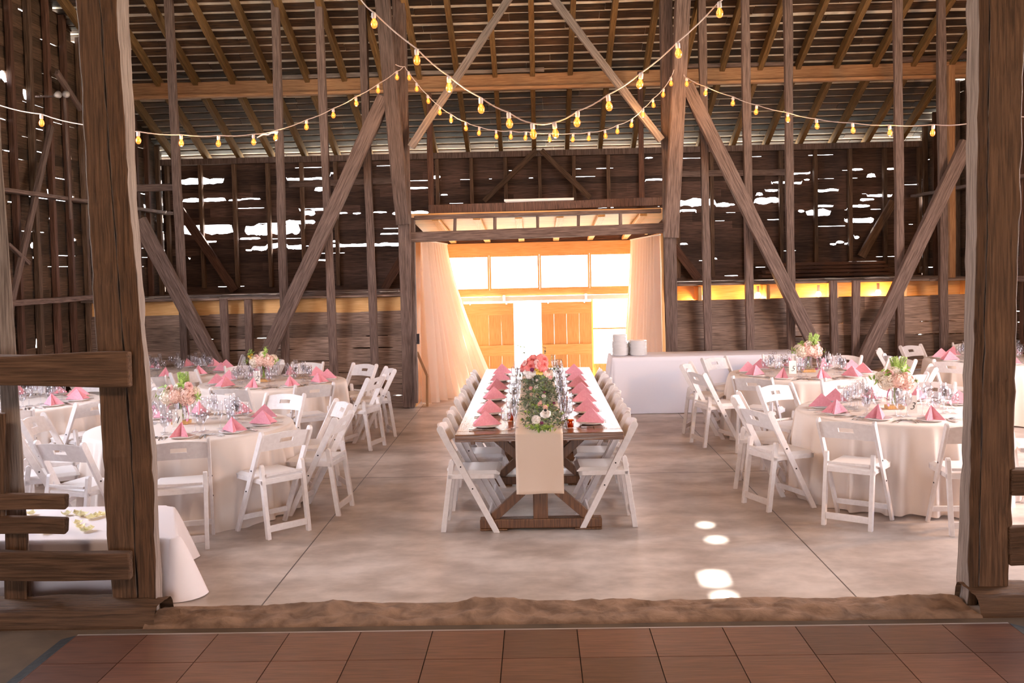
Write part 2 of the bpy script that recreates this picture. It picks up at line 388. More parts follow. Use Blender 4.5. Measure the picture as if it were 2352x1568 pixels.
fnL = lambda u, z, t: (XL-t, u, z)
fnR = lambda u, z, t: (XR+t, u, z)
side_skip = lambda u, z: (5.9 < u < 10.4 and .9 < z < 4.4)  # right wall opening, added out of view so sky light reaches the tables
side_skipL = lambda u, z: (5.9 < u < 9.2 and 1.8 < z < 5.0)  # left wall opening, likewise added to let light in
siding('wall_left', m_sidY, fnL, -6, YW+.05, 0, 8.9, .15, px_holes(left_holes, lambda x, y: atX(x, y, XL), 1, 1.3), 11, ztop=lambda y: ROOF(y)+.1,
       label='left barn wall of dark boards with bright holes', skip=side_skipL, slit=.30)
siding('wall_right', m_sidY, fnR, -6, YW+.05, 0, 8.9, .15, px_holes([(2285/1.0-170,408,2118,425),(2120,450,2130,470),(2195,795,2205,812)], lambda x, y: atX(x, y, XR), 1), 13, ztop=lambda y: ROOF(y)+.1,
       label='right barn wall of dark boards', skip=side_skip, slit=.22)
b = MB()
for k in range(45): b.box((-9.0+k*.4, -6.0, 0), (-8.61+k*.4, -5.97, 5.0)) if not (18 <= k < 27) else b.box((-9.0+k*.4, -6.0, 2.6), (-8.61+k*.4, -5.97, 5.0))
struct(b.obj('wall_near', m_sidY))
# roof --------------------------------------------------------------------
patches = [(1640,1327,.06,.06),(1646,1241,.045,.03),(1664,1373,.045,.03),(1620,1205,.035,.02)]
rholes = []
for (px, py, hw, hs) in patches:
    if not hw: continue
    g = atZ(px, py); k = SUN.z/SUN.y; d = (EAVE+SL*(YW-g.y)-g.z+.05)/(k+SL); rholes.append((g.x+d*SUN.x/SUN.y, g.y+d, hw, hs*1.0))
cs = math.cos(math.atan(SL)); SLEN = (YW+.35-YR)/cs
def rp(x, s, t):   # s metres up the slope from the eave edge, t above the rafters
    y = YW+.35-s*cs; return (x, y + t*math.sin(math.atan(SL)), EAVE+SL*(YW-y)+.02+t/cs*1.0)
rnd = random.Random(21); b = MB(); sh = MB()
def split(x0, x1, s0, s1):
    segs = [(x0, x1)]
    for (hx, hy, hw, hs) in rholes:
        s = (YW+.35-hy)/cs
        if s1 > s-hs and s0 < s+hs:
            new = []
            for a, c in segs:
                if c < hx-hw or a > hx+hw: new.append((a, c))
                else:
                    if a < hx-hw: new.append((a, hx-hw))
                    if c > hx+hw: new.append((hx+hw, c))
            segs = new
    return segs
s = .10; k = 0
while s < SLEN:
    w = .140+rnd.uniform(-.02, .012); x = XL-.3
    while x < XR+.3:
        x2 = min(XR+.3, x+rnd.uniform(.8, 3.2)) if s < 6.5 else XR+.3
        ds = rnd.uniform(-.008, .008)
        for a, c in split(x, x2-.006, s+ds, s+ds+w):
            n = max(1, int((c-a)/.22)) if s < 6.5 else 1; vs = []
            for i in range(n+1):
                q = a+(c-a)*i/n
                j0 = noise.noise(Vector((q*3, s*5, 1)))*.010; j1 = noise.noise(Vector((q*3, s*5, 9)))*.010
                vs += [rp(q, s+ds+j0, 0), rp(q, s+ds+w+j1, 0), rp(q, s+ds+w+j1, .012), rp(q, s+ds+j0, .012)]
            n1 = n+1
            b.add(vs, [(i*4+j, i*4+(j+1) % 4, i*4+4+(j+1) % 4, i*4+4+j) for i in range(n) for j in range(4)] + [(0, 3, 2, 1), (n1*4-4, n1*4-3, n1*4-2, n1*4-1)])
        x = x2
    s += .195; k += 1
s = -.05
while s < SLEN:
    e = min(s+.05, SLEN)
    for a, c in split(XL-.4, XR+.4, s, e):
        vs = [rp(a, s, .016), rp(c, s, .016), rp(c, e, .016), rp(a, e, .016), rp(a, s, .05), rp(c, s, .05), rp(c, e, .05), rp(a, e, .05)]
        sh.add(vs, [(0, 3, 2, 1), (4, 5, 6, 7), (0, 1, 5, 4), (2, 3, 7, 6)] + ([(1, 2, 6, 5)] if c < XR+.4 else []) + ([(3, 0, 4, 7)] if a > XL-.4 else []))
    s = e
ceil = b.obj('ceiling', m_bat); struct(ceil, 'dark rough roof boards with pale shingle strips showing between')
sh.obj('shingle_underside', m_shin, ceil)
b = MB()
zr = EAVE+SL*(YW-YR)
b.add([(XL-.4, YR, zr+.07), (XR+.4, YR, zr+.07), (XR+.4, -6.2, zr+.07-.42*11.8), (XL-.4, -6.2, zr+.07-.42*11.8), (XL-.4, YR, zr+.15), (XR+.4, YR, zr+.15), (XR+.4, -6.2, zr+.15-.42*11.8), (XL-.4, -6.2, zr+.15-.42*11.8)],
      [(0, 3, 2, 1), (4, 5, 6, 7), (0, 1, 5, 4), (1, 2, 6, 5), (2, 3, 7, 6), (3, 0, 4, 7)])
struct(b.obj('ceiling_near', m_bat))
# loft floor, rim boards, lower inner wall ---------------------------------
def lower(side, x0, x1, lz):
    b = MB(); rnd = random.Random(5 if side == 'left' else 6)
    n = int((x1-x0)/2.6)+1
    for r in range(15):
        y = YP-.12 + r*.225; xx = x0
        while xx < x1:
            x2 = min(x1, xx+rnd.uniform(1.5, 4)); zz = lz-.03+rnd.uniform(0, .012)
            b.box((xx, y, zz-.025), (x2-.005, min(y+.22, YW-.02), zz)); xx = x2
    struct(b.obj('loft_floor_'+side, m_lowX), 'loft floor planks above the %s stall wall' % side)
    b = MB()
    yr_ = YP+.42 if side == 'right' else YP+.10
    b.box((x0, yr_, lz-.27), (x1, yr_+.05, lz-.06)); struct(b.obj('trim_loft_'+side, m_pineX), 'pine rim board under the %s loft' % side)
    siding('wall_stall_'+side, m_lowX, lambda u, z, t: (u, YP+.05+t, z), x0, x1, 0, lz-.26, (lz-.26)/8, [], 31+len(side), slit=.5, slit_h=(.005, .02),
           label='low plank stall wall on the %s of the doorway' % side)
    g = 'pine joists under the %s loft' % side
    k = 0; x = x0+.35
    while x < x1-.1:
        j = MB(); j.box((x-.025, YP+(.02 if side == 'right' else .155), lz-.26), (x+.025, YW-.03, lz-.062)); o = j.obj('floor_joist', m_pine)
        k += 1; tag(o, 'pine floor joist under the %s loft, %s from the left' % (side, ORD[k-1]), 'joist', g); x += .82 if side == 'left' else .95
ORD = ['first','second','third','fourth','fifth','sixth','seventh','eighth','ninth','tenth','eleventh','twelfth','thirteenth','fourteenth','fifteenth','sixteenth','seventeenth','eighteenth','nineteenth','twentieth','twenty-first','twenty-second','twenty-third','twenty-fourth','twenty-fifth','twenty-sixth']
lower('left', XL+.03, -1.83, 1.63)
lower('right', 1.95, XR-.03, 1.69)
# ------------------------------------------------------------ porch with glazed door end
X0, X1, Y1 = BD[0], BD[1], 17.12
def bx(name, mat, a, c, parent=None, bevel=0):
    q = MB(); q.box(a, c); return q.obj(name, mat, parent, bevel=bevel)
# pine side walls of boards
for nm, x in (('left', X0), ('right', X1)):
    q = MB()
    y = YP+.12; i = 0
    while y < Y1:
        q.box((x-.012-(.004 if i % 2 else 0), y, 0.0), (x+.012, min(y+.198, Y1), 2.42)); y += .2; i += 1
    struct(q.obj('wall_porch_'+nm, m_pine), 'pine board wall on the %s of the porch' % nm)
q = MB()
ZF, ZB = 2.72, 2.47
for i in range(16):
    y = YP+.02+i*.2; z = ZF+(ZB-ZF)*(y-YP)/(Y1-YP); z2 = ZF+(ZB-ZF)*(y+.195-YP)/(Y1-YP)
    q.add([(X0-.05, y, z), (X1+.05, y, z), (X1+.05, y+.19, z2), (X0-.05, y+.19, z2), (X0-.05, y, z+.02), (X1+.05, y, z+.02), (X1+.05, y+.19, z2+.02), (X0-.05, y+.19, z2+.02)],
          [(0, 3, 2, 1), (4, 5, 6, 7), (0, 1, 5, 4), (1, 2, 6, 5), (2, 3, 7, 6), (3, 0, 4, 7)])
struct(q.obj('ceiling_porch', m_pineX), 'pine boarded porch ceiling sloping down to the doors')
for i in range(6):
    x = X0+.35+i*(X1-X0-.7)/5
    o = timber('porch_rafter', (x, YP+.05, ZF-.06), (x, Y1, ZB-.06), .05, .10, m_pine, up=(1, 0, 0))
    tag(o, 'pine rafter under the porch ceiling, %s from the left' % ORD[i], 'rafter', 'rafters of the porch')
# rear framing
def zat(py, px=1235): return atY(px, py, Y1).z
zh, zw1, zw0, zd = zat(556), zat(584), zat(664), zat(690)
fr = bx('trim_1', m_pineX, (X0, Y1-.03, zw1), (X1, Y1+.03, zh)); struct(fr, 'pine header board above the porch windows')
fr = bx('trim_2', m_pineX, (X0, Y1-.02, zd+.085), (X1, Y1+.04, zw0)); struct(fr, 'pine rail between windows and sliding door track')
q = MB(); q.box((X0, Y1+.0, zh), (X1, Y1+.04, 2.5)); struct(q.obj('trim_3', m_sidX))
# track
tr = empty('door_track', (0, Y1-.07, zd+.04)); tag(tr, 'white metal sliding door track under the porch windows', 'track')
q = MB(); q.box((X0+.15, -.025, -.035), (X1-.1, .02, .04)); q.obj('rail', m_choc, tr, bevel=.004)
for x in (-.55, .85):
    q = MB(); q.box((x-.02, -.035, -.05), (x+.02, .03, .065)); q.obj('bracket', m_silver, tr)
def win(nm, x0, x1, z0, z1, bars=()):
    w = empty(nm, ((x0+x1)/2, Y1, z0)); struct(w)
    c = (x1-x0)/2; h = z1-z0; f = .028
    q = MB(); q.box((-c, -.03, 0), (-c+f, .03, h)); q.box((c-f, -.03, 0), (c, .03, h)); q.box((-c+f, -.03, 0), (c-f, .03, f)); q.box((-c+f, -.03, h-f), (c-f, .03, h))
    for z in bars: q.box((-c+f, -.02, z-z0-.013), (c-f, .02, z-z0+.013))
    q.obj('window_frame', m_pine, w)
    q = MB(); q.box((-c+f, -.003, f), (c-f, .003, h-f)); q.obj('pane', m_pane, w)
xs = [X0] + [atY(x, 620, Y1).x for x in (1124, 1239, 1354)] + [X1]
for i in range(4): win('window_%d' % (i+1), xs[i]+.002, xs[i+1]-.002, zw0, zw1)
dl = [atY(x, 760, Y1).x for x in (1066, 1181, 1244, 1359)]
win('window_5', dl[3]+.0, X1, .24, zd+.08, (zat(757),)); win('window_6', X0, dl[0]-.0, .24, zd+.08, (zat(757),))
for nm, a, c in (('left', X0, dl[0]), ('right', dl[3], X1)):
    q = MB(); x = a
    while x < c-.01: q.box((x+.003, Y1-.01, 0), (min(x+.12, c)-.003, Y1+.02, .235)); x += .12
    q.box((a, Y1-.025, .20), (c, Y1-.01, .24)); struct(q.obj('trim_wainscot_'+nm, m_pine))
for i, (a, c) in enumerate(((dl[0], dl[1]), (dl[2], dl[3]))):
    d = empty('door_%d' % (i+1), ((a+c)/2, Y1-.09, .02)); struct(d, 'sliding pine board door leaf, the %s one' % ('left', 'right')[i])
    w = c-a; hh = zd-.05; q = MB(); n = 4
    for k in range(n): q.box((-w/2+k*w/n+.0008, .0, 0), (-w/2+(k+1)*w/n-.0008, .028, hh))
    q.obj('door_boards', m_pine, d)
    q = MB()
    for z0_, z1_ in ((hh-.20, hh), (.42, .60), (0, .16)): q.box((-w/2, -.024, z0_), (w/2, -.001, z1_))
    q.obj('door_battens', m_pineX, d)
    for x in (-w/2+.12, w/2-.12):
        q = MB(); q.box((x-.012, -.03, hh-.02), (x+.012, -.025, hh+.03)); q.lathe([(.018, 0), (.018, .012)], 12, Matrix.Translation((x, -.03, hh+.03)) @ Matrix.Rotation(PI/2, 4, 'X')); q.obj('door_roller', m_silver, d)
# doorway lintel, top rail, short posts
YD = YP-.22
def wt(name, mat, p, q, wpx, d, label, cat, group=None, off=0.0, fn=None, rough=.006, kind=None):
    fn = fn or (lambda x, y: atP(x, y, off))
    A, B = fn(*p), fn(*q); mid = (A+B)/2
    s = F/mid.y
    o = timber(name, A, B, wpx/s, d, mat, rough)
    tag(o, label, cat, group, kind); return o
fnD = lambda x, y: atY(x, y, YP-.16)
wt('doorway_lintel', m_old, (944, 545), (1524, 524), 23, .14, 'grey weathered lintel beam across the doorway', 'beam', fn=fnD)
wt('doorway_top_rail', m_old, (952, 500), (1518, 484), 9, .12, 'thin dark rail above the doorway lintel', 'beam', fn=fnD)
for i, x in enumerate((1045, 1137, 1235, 1328, 1425)):
    dy = (x-944)*.033
    wt('short_post', m_old, (x, 532-dy+3), (x, 500-dy*.9), 7, .08, 'short dark post between lintel and top rail, %s from the left' % ORD[i], 'post', 'short posts above the doorway lintel', fn=fnD)
fnD2 = lambda x, y: atY(x, y, YP+.3)
wt('dark_beam', m_sidX, (985, 482), (1525, 462), 20, .1, 'dark grey beam behind and above the doorway', 'beam', fn=fnD2)
# fluorescent fixture
p, q_ = atY(1158, 463, YP+.28), atY(1318, 457, YP+.28)
fx = empty('tube_light', ((p+q_)/2)); tag(fx, 'unlit white fluorescent tube fixture above the doorway', 'light')
L = (q_-p).length
q = MB(); q.box((-L/2, -.04, -.01), (L/2, .04, .025)); q.obj('housing', m_choc, fx, bevel=.004)
q = MB(); q.tube([(-L/2+.02, 0, -.022), (L/2-.02, 0, -.022)], .014, 10); q.obj('tube', m_plate, fx, smooth=True)
# ------------------------------------------------------------ inner frame
wt('timber_post', m_old, (941, 933), (916, -8), 27, .17, 'tall grey timber post at the left side of the doorway', 'post')
wt('timber_post', m_old, (1544, 933), (1529, -8), 27, .17, 'tall grey timber post at the right side of the doorway', 'post')
wt('door_jamb', m_old, (956, 925), (948, 500), 9, .10, 'thin dark jamb board on the left doorway post', 'board', fn=fnD)
wt('door_jamb', m_pine, (1528, 935), (1519, 540), 6, .10, 'thin pine jamb board on the right doorway post', 'board', fn=fnD)
wt('leaning_timber', m_old, (927, 515), (877, -14), 32, .17, 'thick timber leaning against the left doorway post', 'timber', off=.19)
wt('leaning_timber', m_old, (1541, 545), (1569, -14), 32, .17, 'thick timber leaning against the right doorway post', 'timber', off=.19)
wt('truss_brace', m_greyp, (944, 338), (1176, -14), 17, .10, 'pale diagonal brace rising right from the left doorway post', 'brace', off=.18)
wt('truss_brace', m_greyp, (1519, 322), (1262, -14), 17, .10, 'pale diagonal brace rising left from the right doorway post', 'brace', off=.18)
wt('knee_brace', m_old, (607, 828), (884, 222), 32, .12, 'long diagonal brace from left doorway post down to the left', 'brace', 'long diagonal braces', off=.2)
wt('knee_brace', m_old, (502, 846), (318, 505), 32, .12, 'diagonal brace from left wall side down to the right', 'brace', 'long diagonal braces', off=.2)
wt('knee_brace', m_old, (1872, 795), (1577, 195), 30, .12, 'long diagonal brace from right doorway post down to the right', 'brace', 'long diagonal braces', off=.2)
wt('knee_brace', m_old, (1978, 838), (2222, 325), 30, .12, 'diagonal brace beside the right foreground post leaning right', 'brace', 'long diagonal braces', off=.2)
studs = [(387, 428, 860), (632, 657, 850), (731, 768, 855), (831, 862, 862), (1611, 1627, 850), (1711, 1724, 850), (1809, 1818, 850), (2061, 2068, 850), (2161, 2168, 850)]
for i, (xt, xb, yb) in enumerate(studs):
    A = atP(xb, yb+10, .02); B = atP(xt, -8, .02)
    A = A + (A-B)*((A.z-.0)/(B.z-A.z)) if A.z > 0 else A
    o = timber('frame_stud', A, B, .105, .09, m_old, .006)
    tag(o, 'thin full-height grey stud, %s from the left across the inner frame' % ORD[i], 'stud', 'thin full-height studs')
for i, (xt, xb) in enumerate(((513, 520), (570, 574), (1913, 1917), (1966, 1963))):
    side = 'left' if i < 2 else 'right'
    A, B = atP(xb, 835, -.02), atP(xt, 686 if i < 2 else 643, -.02); A.z = 0
    o = timber('stall_post', A, B, .10, .09, m_old, .006)
    tag(o, 'short stud standing in front of the %s stall wall, the %s one' % (side, ('left', 'right')[i % 2]), 'stud')
# purlin
for nm, mat, y0, y1, w, lab, Yb in (('purlin_beam', m_beam, 207, 168, 30, 'long orange brown roof beam crossing the whole barn', 15.1),
                                 ('purlin_ledge', m_beam, 226, 182, 7, 'narrow ledger strip under the long roof beam', 15.0)):
    A, B = atY(296, y0-6, Yb), atY(2230, y1-2, Yb); A.x, B.x = XL+.05, XR-.05; zz = (A.z+B.z)/2; A.z = B.z = zz
    o = timber(nm, A, B, w/(F/Yb), .12, mat, .004); tag(o, lab, 'beam')
fn15 = lambda x, y: atY(x, y, 14.98)
wt('weathered_board', m_greyp, (643, 177), (1250, 160), 9, .05, 'grey weathered board lying on the long roof beam', 'board', fn=fn15)
wt('weathered_board', m_old, (1560, 152), (1810, 146), 9, .05, 'short brown board on the roof beam right of the doorway', 'board', fn=fn15)
wt('weathered_board', m_old, (2060, 138), (2230, 128), 12, .06, 'brown board above the right end of the roof beam', 'board', fn=fn15)
wt('weathered_board', m_old, (312, 432), (408, 430), 17, .06, 'short grey board left of the first thin stud', 'board', off=-.1)
wt('weathered_board', m_old, (663, 424), (930, 413), 14, .03, 'thin horizontal board behind the left long brace', 'board', fn=lambda x, y: atY(x, y, 17.08))
wt('weathered_board', m_old, (1552, 400), (1812, 395), 14, .03, 'thin horizontal board behind the right long brace', 'board', fn=lambda x, y: atY(x, y, 17.08))
# rafters
k = 0; x = XL+.25
while x < XR:
    A = Vector((x, YW+.28, ROOF(YW+.28)-.075)); B = Vector((x, YR+.02, ROOF(YR+.02)-.075))
    o = timber('roof_rafter', A, B, .075, .14, m_raft, .004, up=(0, 0, 1), seg=.6)
    px, py, _ = w2px((x, YW, EAVE)); k += 1
    tag(o, 'sloping roof rafter, %s from the left along the eave' % ORD[k-1], 'rafter', 'roof rafters'); x += .565
# wall plate
b = MB(); b.box((XL, YW-.16, EAVE-.21), (XR, YW-.02, EAVE-.11)); struct(b.obj('trim_4', m_old), 'dark wall plate under the eave')
# back wall studs above the loft
n = 0; x = XL+.12; bs = []
while x < XR:
    z0 = LOFT+.06 if not (BD[0]-.1 < x < BD[1]+.1) else 2.56
    bs.append((x, z0)); x += .585
for k, (x, z0) in enumerate(bs):
    o = timber('wall_stud', (x, YW-.07, z0), (x, YW-.07, EAVE-.21), .065, .10, m_stud, .003)
    tag(o, 'narrow upright stud on the back wall, %s from the left' % ORD[k], 'stud', 'upright studs of the back wall')
wt('wall_brace', m_studr, (540, 668), (412, 480), 20, .06, 'red brown diagonal brace low on the left back wall', 'brace', fn=lambda x, y: atY(x, y, YW-.17))
wt('wall_brace', m_studr, (882, 664), (925, 590), 18, .06, 'short brown brace beside the left doorway post', 'brace', fn=lambda x, y: atY(x, y, YW-.17))
wt('wall_brace', m_studr, (1604, 640), (1548, 565), 18, .06, 'short brown brace beside the right doorway post', 'brace', fn=lambda x, y: atY(x, y, YW-.17))
wt('wall_brace', m_stud, (1978, 590), (2052, 462), 18, .06, 'diagonal brace near the right end of the back wall', 'brace', fn=lambda x, y: atY(x, y, YW-.17))
wt('wall_brace', m_stud, (1112, 462), (1232, 345), 12, .05, 'thin brace above the doorway leaning right', 'brace', fn=lambda x, y: atY(x, y, YW-.17))
wt('wall_brace', m_stud, (1356, 455), (1243, 345), 12, .05, 'thin brace above the doorway leaning left', 'brace', fn=lambda x, y: atY(x, y, YW-.17))
wt('hanger_post', m_studr, (991, 492), (985, 215), 12, .09, 'red brown post above the left part of the doorway', 'post', fn=lambda x, y: atY(x, y, 14.7))
wt('hanger_post', m_studr, (1475, 486), (1470, 165), 12, .09, 'red brown post above the right part of the doorway', 'post', fn=lambda x, y: atY(x, y, 14.7))
# stacked boards lying in the right loft
for i in range(4):
    z = LOFT+.075+i*.062
    A, B = atY(1745+8*i, 600, 16.6), atY(2045-6*i, 600, 16.6); A.z = B.z = z
    o = timber('stacked_plank', A, B, .3, .05, m_studr, .003, up=(0, 0, 1))
    tag(o, 'long red brown plank lying in the right loft, %s from the bottom of the pile' % ORD[i], 'plank', 'planks piled in the right loft')
for i in range(4):
    z = 1.622+i*.018
    A = Vector((-3.9+.2*i, YP+.15+.02*i, z)); B = Vector((-1.95, YP+.12+.02*i, z))
    o = timber('thin_board', A, B, .14, .014, m_old, .001, up=(0, 0, 1), bevel=0)
    tag(o, 'thin grey board piled on the left loft edge, %s from the bottom' % ORD[i], 'board', 'thin boards piled on the left loft edge')
# side wall studs
def side_studs(side, X, ys):
    sg = 1 if side == 'left' else -1
    for k, y in enumerate(ys):
        o = timber('side_wall_stud', (X+sg*.05, y, 0), (X+sg*.05, y, ROOF(y)-.02), .08, .075, m_studr if (k % 3) else m_stud, .004, up=(1, 0, 0), seg=.5)
        tag(o, 'upright stud on the %s barn wall, %s from the back corner' % (side, ORD[k]), 'stud', 'upright studs of the %s barn wall' % side)
side_studs('left', XL, [16.9-.47*i for i in range(13)])
side_studs('right', XR, [16.9-.42*i for i in range(11)])
for (p, q_, w, lab) in (((18, 735), (118, 290), 18, 'long thin brace crossing the left wall studs'), ((66, 605), (18, 560), 9, 'short brace at the far left wall'), ((185, 250), (130, 165), 14, 'short brace high on the left wall')):
    A, B = atX(*p, XL+.2), atX(*q_, XL+.2); o = timber('side_brace', A, B, w/(F/A.y), .05, m_old, up=(1, 0, 0)); tag(o, lab, 'brace')
# girts (horizontal) on side walls
for side, X, sg in (('left', XL, 1), ('right', XR, -1)):
    o = timber('side_girt', (X+sg*.2, 11.3, 3.0), (X+sg*.2, YW-.2, 3.0), .05, .12, m_old, up=(1, 0, 0)); tag(o, 'horizontal board across the %s barn wall studs' % side, 'board')
    o = timber('side_girt', (X+sg*.2, 11.3, 1.66), (X+sg*.2, YP-.1, 1.66), .07, .16, m_old, up=(1, 0, 0)); tag(o, 'horizontal ledge board along the %s barn wall' % side, 'board')
o = wt('orange_post', m_beam, (2186, 640), (2183, 150), 14, .1, 'orange brown post near the right back corner', 'post', fn=lambda x, y: atY(x, y, 14.6))
# floodlight on left wall
p = atX(134, 217, XL+.35); fl = empty('flood_light', p); tag(fl, 'small twin floodlight high on the left wall', 'light')
for i, dx in enumerate((0, .10)):
    q = MB(); q.lathe([(.0, .10), (.025, .08), (.048, .0), (.045, -.005), (0, -.005)], 16, Matrix.Translation((dx, -.0, 0)) @ Matrix.Rotation(PI/2+.3, 4, 'X') @ Matrix.Rotation(.4*i, 4, 'Y')); q.obj('lamp_head', m_plate, fl, smooth=True)
q = MB(); q.tube([(.07, .02, -.02), (.07, .06, -1.6)], .02, 8); q.obj('conduit', m_old, fl)
q = MB(); q.box((-.30, -.01, -.03), (.02, .03, -.01)); q.obj('bracket', m_old, fl)
# ------------------------------------------------------------ foreground partition
YF = 5.62
fnF = lambda d: (lambda x, y: atY(x, y, YF-d))
def fpost(name, rows, depth, mats, label, Y=YF, seed=1):
    """rows = (y, front left px, front right px, back left px, back right px); back corners lie depth behind the front"""
    b = MB(); n = len(rows); vs = []
    for i, (y, xl, xr, bl, br) in enumerate(rows):
        P4 = [atY(xl, y, Y), atY(xr, y, Y), atY(br, y, Y+depth), atY(bl, y, Y+depth)]
        for k, p in enumerate(P4):
            vs.append((p.x + noise.noise(Vector((i*.45, k*5.3, seed)))*.010 + noise.noise(Vector((i*1.7, k*5.3, seed)))*.004, p.y + noise.noise(Vector((i*.8, k*3.3, seed+9)))*.010, P4[0].z))
    fs = [(0, 1, 2, 3), (n*4-4, n*4-1, n*4-2, n*4-3)] + [(i*4+k, i*4+4+k, i*4+4+(k+1) % 4, i*4+(k+1) % 4) for i in range(n-1) for k in range(4)]
    b.add(vs, fs); b.mi = [0, 0]+[(0, 1, 0, 1)[k] for i in range(n-1) for k in range(4)]  # sides take the second material; on the main posts it is paler, as lit
    zb = min(v[2] for v in vs); base = Vector((vs[0][0], Y, zb))
    b.v = [tuple(Vector(v)-base) for v in b.v]
    o = b.obj(name, mats, bevel=.008); o.location = base; tag(o, label, 'post'); return o
def pl(tab, y):
    for (y0, a), (y1, c) in zip(tab, tab[1:]):
        if y <= y1: return a+(c-a)*(y-y0)/(y1-y0)
    return tab[-1][1]
ys = list(range(1440, -640, -30))
lerp = lambda y, y0, a, y1, c: a+(c-a)*(y-y0)/(y1-y0)
LA = [(-100, 168), (0, 175), (700, 215), (886, 227), (1226, 244), (1346, 256), (1440, 262)]
LB = [(-100, 262), (0, 268), (418, 295), (700, 320), (800, 329), (1050, 351), (1300, 357), (1440, 362)]
LC = [(-100, 292), (0, 297), (418, 314), (700, 332), (800, 338), (1050, 359), (1300, 371), (1440, 379)]
mid_ = lambda y: (pl(LA, y)*.42+pl(LB, y)*.58)
fpost('barn_post', [(y, pl(LA, y), mid_(y)-1, pl(LA, y)+20, mid_(y)+15) for y in ys], .26, [m_oldf, m_greyp], 'massive rough-hewn brown post at the left of the foreground', seed=3)
fpost('post_facing', [(y, mid_(y)+1, pl(LB, y), mid_(y)+18, pl(LC, y)) for y in ys], .22, [m_oldf2, m_greyp], 'split timber facing on the right of the left foreground post', Y=YF-.012, seed=5)
RA = [(-100, 2251), (0, 2249), (600, 2241), (1000, 2229), (1440, 2221)]
RB = [(-100, 2221), (0, 2219), (600, 2217), (1000, 2210), (1300, 2199), (1440, 2194)]
RC = [(-100, 2362), (0, 2356), (700, 2336), (1100, 2329), (1440, 2312)]
fpost('barn_post', [(y, pl(RA, y)+26, pl(RC, y), pl(RA, y), pl(RC, y)-22) for y in ys], .24, [m_oldf, m_greyp], 'massive rough-hewn brown post at the right of the foreground', seed=7)
fpost('post_facing', [(y, pl(RA, y), pl(RA, y)+25, pl(RB, y), pl(RA, y)) for y in ys], .20, [m_oldf2, m_greyp], 'brown facing with side coloured pale for room light on the right foreground post', Y=YF-.012, seed=9)
fpost('slim_post', [(y, lerp(y, 300, -28, 1180, 12), lerp(y, 300, 2, 1180, 62), lerp(y, 300, -28, 1180, 20), lerp(y, 300, 0, 1180, 58)) for y in range(1400, -640, -60)], .12, [m_greyp]*2, 'slim pale grey post at the far left edge', Y=YF+.18, seed=12)
def rail(p, q_, w, d, off, lab, mat=m_rail):
    A, B = fnF(off)(*p), fnF(off)(*q_); o = timber('cross_rail', A, B, w/(F/A.y), d, mat, .010, bevel=.01, seg=.12); tag(o, lab, 'rail', 'rails of the foreground partition')
rail((-330, 850), (300, 848), 78, .06, .075, 'thick board nailed across the left foreground post, the highest')
rail((-330, 1154), (155, 1151), 33, .06, .0, 'broken board stub at the left edge, upper of the two')
rail((-330, 1203), (155, 1206), 36, .06, .0, 'broken board stub at the left edge, lower of the two')
rail((-330, 1296), (303, 1298), 68, .06, .075, 'thick board nailed across the left foreground post, near the floor')
rail((2318, 1108), (2700, 1100), 60, .06, .0, 'upper board end right of the right foreground post')
rail((2314, 1252), (2700, 1240), 86, .06, .0, 'lower board end right of the right foreground post')
fpost('slim_post', [(y, 10, 62, 14, 62) for y in (1400, 1330, 1270, 1200)], .05, [m_oldf]*2, 'stub of dark post between the left lower rails', Y=YF+.02, seed=15)
fpost('slim_post', [(y, -30, 14, -30, 14) for y in (1200, 1120, 1040, 950)], .05, [m_rail]*2, 'dark stub of board at the left picture edge', seed=16)
def sill(name, xa, xb, y0, y1, z, mat, lab, cat='sill', seed=2, amp=.02):
    b = MB(); n = int((xb-xa)/.025); m = 16
    def f(u, v):
        x = xa+(xb-xa)*u; y = y0+(y1-y0)*v
        e = min(1, min(v, 1-v)*6); hgt = z*e**.5 + e*amp*(noise.noise(Vector((x*2.2, y*5, seed)))+.6*noise.noise(Vector((x*7, y*11, seed+3)))+.35*noise.noise(Vector((x*19, y*25, seed+8))))
        yy = y + .035*noise.noise(Vector((x*1.6, v*2, seed+7)))
        return (x, yy, max(0.0, hgt) if 0 < v < 1 else -.01)
    b.grid(f, n, m); o = b.obj(name, mat, smooth=True); tag(o, lab, cat); return o
xl_, xr_ = atZ(372, 1425).x, atZ(2205, 1415).x
sill('threshold', xl_-.05, xr_+.1, 5.36, 5.76, .03, m_dirt, 'crumbling earth and concrete threshold between the two foreground posts', 'threshold', amp=.035)
sill('sill_beam', -4.6, xl_+.0, 5.40, 5.75, .105, m_sillX, 'rough wooden sill beam under the left partition', 'beam', seed=5, amp=.015)
sill('sill_beam', xr_+.1, 4.6, 5.40, 5.75, .105, m_sillX, 'rough wooden sill beam under the right partition', 'beam', seed=6, amp=.015)
b = MB(); b.box((-6.4, -5.9, 0), (6.5, 5.37, .012)); struct(b.obj('floor_near', m_dirt2), 'dusty dark ground on the camera side')
